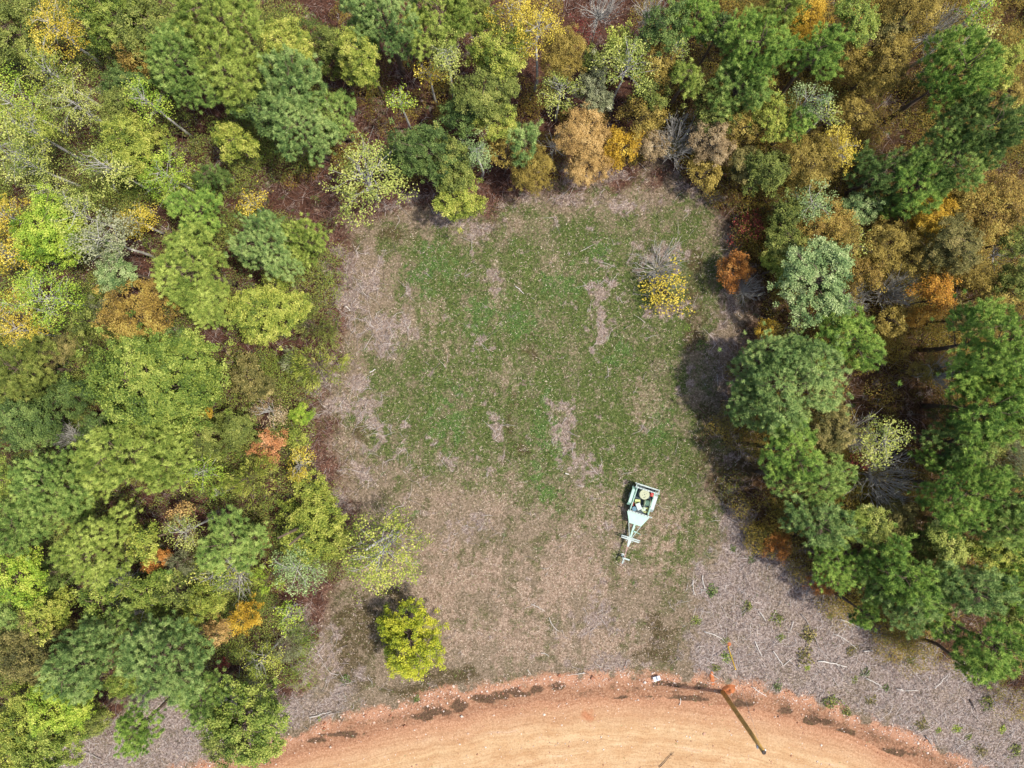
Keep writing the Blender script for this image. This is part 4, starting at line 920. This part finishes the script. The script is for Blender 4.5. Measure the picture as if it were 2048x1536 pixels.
rc = MB().tube([(.12, .05, .1), (.2, .2, .22), (.12, .42, .25), (.2, .6, .3), (.1, .72, .3)], .014, 5); rc.build('loose_end', m_yg, o)
o = cargo('rag', 1287.5, 1019, BZ+.1, 'crumpled pale cloth between the mint box and the rope on the trailer', 'cloth')
mound_me = None
rg = np.random.default_rng(4); n = 14; g = np.linspace(-1, 1, n); A, B = np.meshgrid(g, g, indexing='ij')
Zz = .16*np.exp(-(A**2+B**2)) + (fbm(A*2+7, B*2+3, 1.2, 8, 3)-.5)*.22+.06
ii = np.arange(n*n).reshape(n, n)
rag = mk('sheet', np.stack([A*.17+.03*np.sin(B*4), B*.15+.03*np.sin(A*5), Zz], -1).reshape(-1, 3), np.stack([ii[:-1, :-1], ii[1:, :-1], ii[1:, 1:], ii[:-1, 1:]], -1).reshape(-1, 4), smooth=True)
link('sheet', rag, simple('pale_cloth', (214,232,206), .9, k=.5), o)
sol = o.children[0].modifiers.new('thickness', 'SOLIDIFY'); sol.thickness = .008

# ------------------------------------------------------------------ fallen branches that can be counted
BR = [(1634,1320,1692,1332,.05,'thick white'),(1407,1262,1450,1282,.03,'curved pale'),(1509,1281,1523,1312,.035,'pale'),(1545,1300,1564,1330,.03,'pale'),(1565,1329,1584,1314,.025,'thin pale'),
 (1600,1226,1619,1256,.035,'grey'),(1621,1260,1640,1302,.03,'long grey'),(1678,1238,1735,1258,.035,'long pale'),(1665,1266,1712,1297,.025,'thin pale'),(1645,1186,1643,1208,.03,'upright pale'),
 (1512,1100,1541,1128,.035,'grey'),(1516,1104,1536,1120,.025,'thin grey'),(1517,1222,1530,1240,.03,'pale'),(1731,1355,1762,1371,.03,'pale'),(1791,1376,1835,1379,.03,'pale'),(1867,1375,1896,1345,.03,'pale'),
 (1937,1398,1949,1421,.06,'dark thick'),(1503,1370,1530,1389,.03,'pale'),(1725,1300,1743,1298,.04,'short white'),(1560,1200,1556,1212,.03,'short grey'),(1620,1198,1640,1202,.03,'pale'),
 (1584,1240,1578,1262,.025,'thin pale'),(1670,1330,1700,1370,.02,'thin grey'),(1850,1470,1862,1488,.05,'stubby grey'),(1420,1345,1437,1356,.02,'thin pale'),(1386,1160,1390,1190,.025,'pale'),
 (1404,1150,1410,1178,.03,'white'),(1400,1178,1414,1180,.02,'thin pale'),(620,1433,664,1421,.035,'white'),(633,1440,690,1422,.025,'grey'),(170,1500,205,1517,.05,'thick grey'),(1098,1234,1118,1262,.02,'thin pale'),
 (1062,1207,1090,1222,.02,'thin pale'),(1055,1338,1062,1348,.02,'thin pale'),(1082,1305,1098,1312,.02,'thin pale'),(1170,1345,1130,1350,.02,'thin pale'),(1030,572,1048,588,.03,'pale'),(690,612,700,622,.05,'stubby white'),
 (740,745,752,738,.04,'short white'),(1130,946,1138,948,.05,'stubby white'),(1265,588,1300,592,.02,'thin grey'),(1318,1533,1347,1503,.03,'dark crooked'),(1358,1409,1360,1395,.03,'short white'),(615,540,690,575,.025,'long grey'),(700,575,760,610,.02,'thin grey')]
m_bw = simple('bleached_wood', (214,208,200), .9, var=.25, scale=6, k=.8); m_bg = simple('weathered_wood', (160,150,144), .9, var=.3, scale=6, k=.75); m_bd = simple('dark_wood', (74,60,54), .9, var=.3, scale=6, k=.7)
descs = [q[5]+' fallen branch' for q in BR]
for i, (x0, y0, x1, y1, r_, d) in enumerate(BR):
    rg = np.random.default_rng(500+i)
    p0 = np.array(gp(x0, y0)); p1 = np.array(gp(x1, y1)); c = (p0+p1)/2; L = np.linalg.norm(p1-p0); u = (p1-p0)/L; v = np.array([-u[1], u[0], 0])
    up_ = 1.2 if d.startswith('upright') else 0
    k = 6; tq = np.linspace(-.5, .5, k); bend = rg.normal(0, .05)*L + (.12*L if 'curved' in d or 'crooked' in d else 0)
    pts = [u*L*q + v*(bend*(1-4*q*q)+rg.normal(0, .012)*L) + np.array([0, 0, r_+.05+abs(rg.normal(0, .02))]) for q in tq]
    hz = float(height(c[0:1], c[1:2])[0])
    dr0 = (768-c[1]*S) - float(road_y(np.array([c[0]*S+1024]))[0])
    if dr0 > 0: hz = .02
    root = empty('fallen_branch', (c[0], c[1], max(hz, -.05)))
    it = [((b_[0]+b_[2])/2, (b_[1]+b_[3])/2) for b_, dd in zip(BR, descs) if dd == descs[i]]
    jj = [q for q, dd in enumerate(descs) if dd == descs[i]].index(i)
    tag(root, relate(jj, it, descs[i]), 'branch', 'fallen branches on the ground')
    mt = m_bd if 'dark' in d else (m_bg if 'grey' in d else m_bw)
    MB().tube(pts, np.linspace(r_, r_*.45, k), 6).build('stem', mt, root, smooth=True)
    tw = MB()
    for q in range(2 if L < 1 else 4):
        j = rg.integers(1, k-1); s0 = pts[j]; e = s0 + u*L*.12*rg.uniform(.5, 1.3) + v*L*.10*rg.choice([-1, 1])*rg.uniform(.6, 1.4) + np.array([0, 0, .04])
        tw.tube([s0, (s0+e)/2+np.array([0, 0, .02]), e], [r_*.35, r_*.28, r_*.15], 4)
    tw.build('twigs', mt, root)

# ------------------------------------------------------------------ weeds that can be counted
WEED = [(1423,1183,16,'dg'),(1553,1235,14,'ol'),(1494,1212,16,'ol'),(1452,1312,13,'br'),(1553,1371,13,'dg'),(1659,1231,8,'dg'),(1820,1320,10,'dg'),(1731,1344,12,'dg'),(1710,1358,9,'lg'),(1662,1402,20,'ol'),
 (1614,1334,8,'li'),(1560,1272,9,'lg'),(1878,1460,8,'li'),(1914,1458,11,'li'),(1937,1474,9,'lg'),(2004,1456,11,'li'),(1843,1450,14,'bo'),(1972,1402,18,'ol'),(1392,1241,11,'lg'),(1502,1118,10,'dg'),
 (1467,1098,9,'dg'),(1772,1375,9,'dg'),(1402,690,15,'dg'),(1376,655,8,'br'),(1430,1335,12,'ol'),(1616,1270,20,'bo'),(1606,1310,20,'bo'),(1700,1300,16,'bo'),(1117,862,8,'pg'),(1094,892,8,'pg'),
 (1118,898,7,'pg'),(1084,801,7,'pg'),(1078,935,8,'pg'),(1450,1280,10,'ol'),(2030,1500,16,'ol'),(640,1437,6,'li'),(617,1370,5,'li'),(690,1357,12,'dg'),(1960,1500,14,'bo'),(1690,1420,14,'ol'),(833,1398,9,'dg'),(1740,1400,12,'bo')]
def weed_mesh(seed, r):
    rg = np.random.default_rng(seed); n = 150
    a_ = rg.uniform(0, 2*math.pi, n); q = r*np.sqrt(rg.random(n))*(.35+1.25*vnoise(np.cos(a_)*2.4+9, np.sin(a_)*2.4+9, seed)); C = np.stack([np.cos(a_)*q, np.sin(a_)*q, (.3*r+.06)*rg.random(n)*np.clip(1.2-q/r, .2, 1)+.04], 1)
    N = unit(np.stack([np.cos(a_)*.5+rg.normal(0, .5, n), np.sin(a_)*.5+rg.normal(0, .5, n), np.ones(n)], 1)); h = rg.uniform(.035, .075, n)
    V, F = quads(C, N, h, h*.5, rg); return mk('leaves', V, F, rg.random(n))
wdesc = ['%s%s weed clump' % ('small ' if q[2] < 9.5 else ('wide ' if q[2] > 15.5 else ''), COLW[q[3]]) for q in WEED]
WM = [weed_mesh(600+k, .4) for k in range(5)]; ST = []
for k in range(3):
    mb = MB(); rg = np.random.default_rng(700+k)
    for q in range(7):
        a_ = rg.uniform(0, 6.28); mb.tube([(0, 0, -.03), (.12*math.cos(a_), .12*math.sin(a_), .12), (.28*math.cos(a_), .28*math.sin(a_), .16)], [.012, .009, .004], 4)
    o = mb.build('stems', m_bramble); ST.append(o.data); bpy.data.objects.remove(o)
for i, (px, py, r_, cw) in enumerate(WEED):
    x, y, _ = gp(px, py); hz = float(height(np.array([x]), np.array([y]))[0]); k = r_/S/.4*.85
    root = empty('weed_clump', (x, y, hz), rnd.uniform(0, 6.28)); root.scale = (k, k*rnd.uniform(.75, 1.1), max(k, .6))
    it = [(q[0], q[1]) for q, dd in zip(WEED, wdesc) if dd == wdesc[i]]; jj = [q for q, dd in enumerate(wdesc) if dd == wdesc[i]].index(i)
    tag(root, relate(jj, it, wdesc[i]), 'weed', 'weed clumps on the open ground')
    link('leaves', WM[i % 5], LM[COLW[cw]], root); link('stems', ST[i % 3], BARK['brown'], root)
print('objects', len(bpy.data.objects), 'polys', sum(len(m.polygons) for m in bpy.data.meshes))
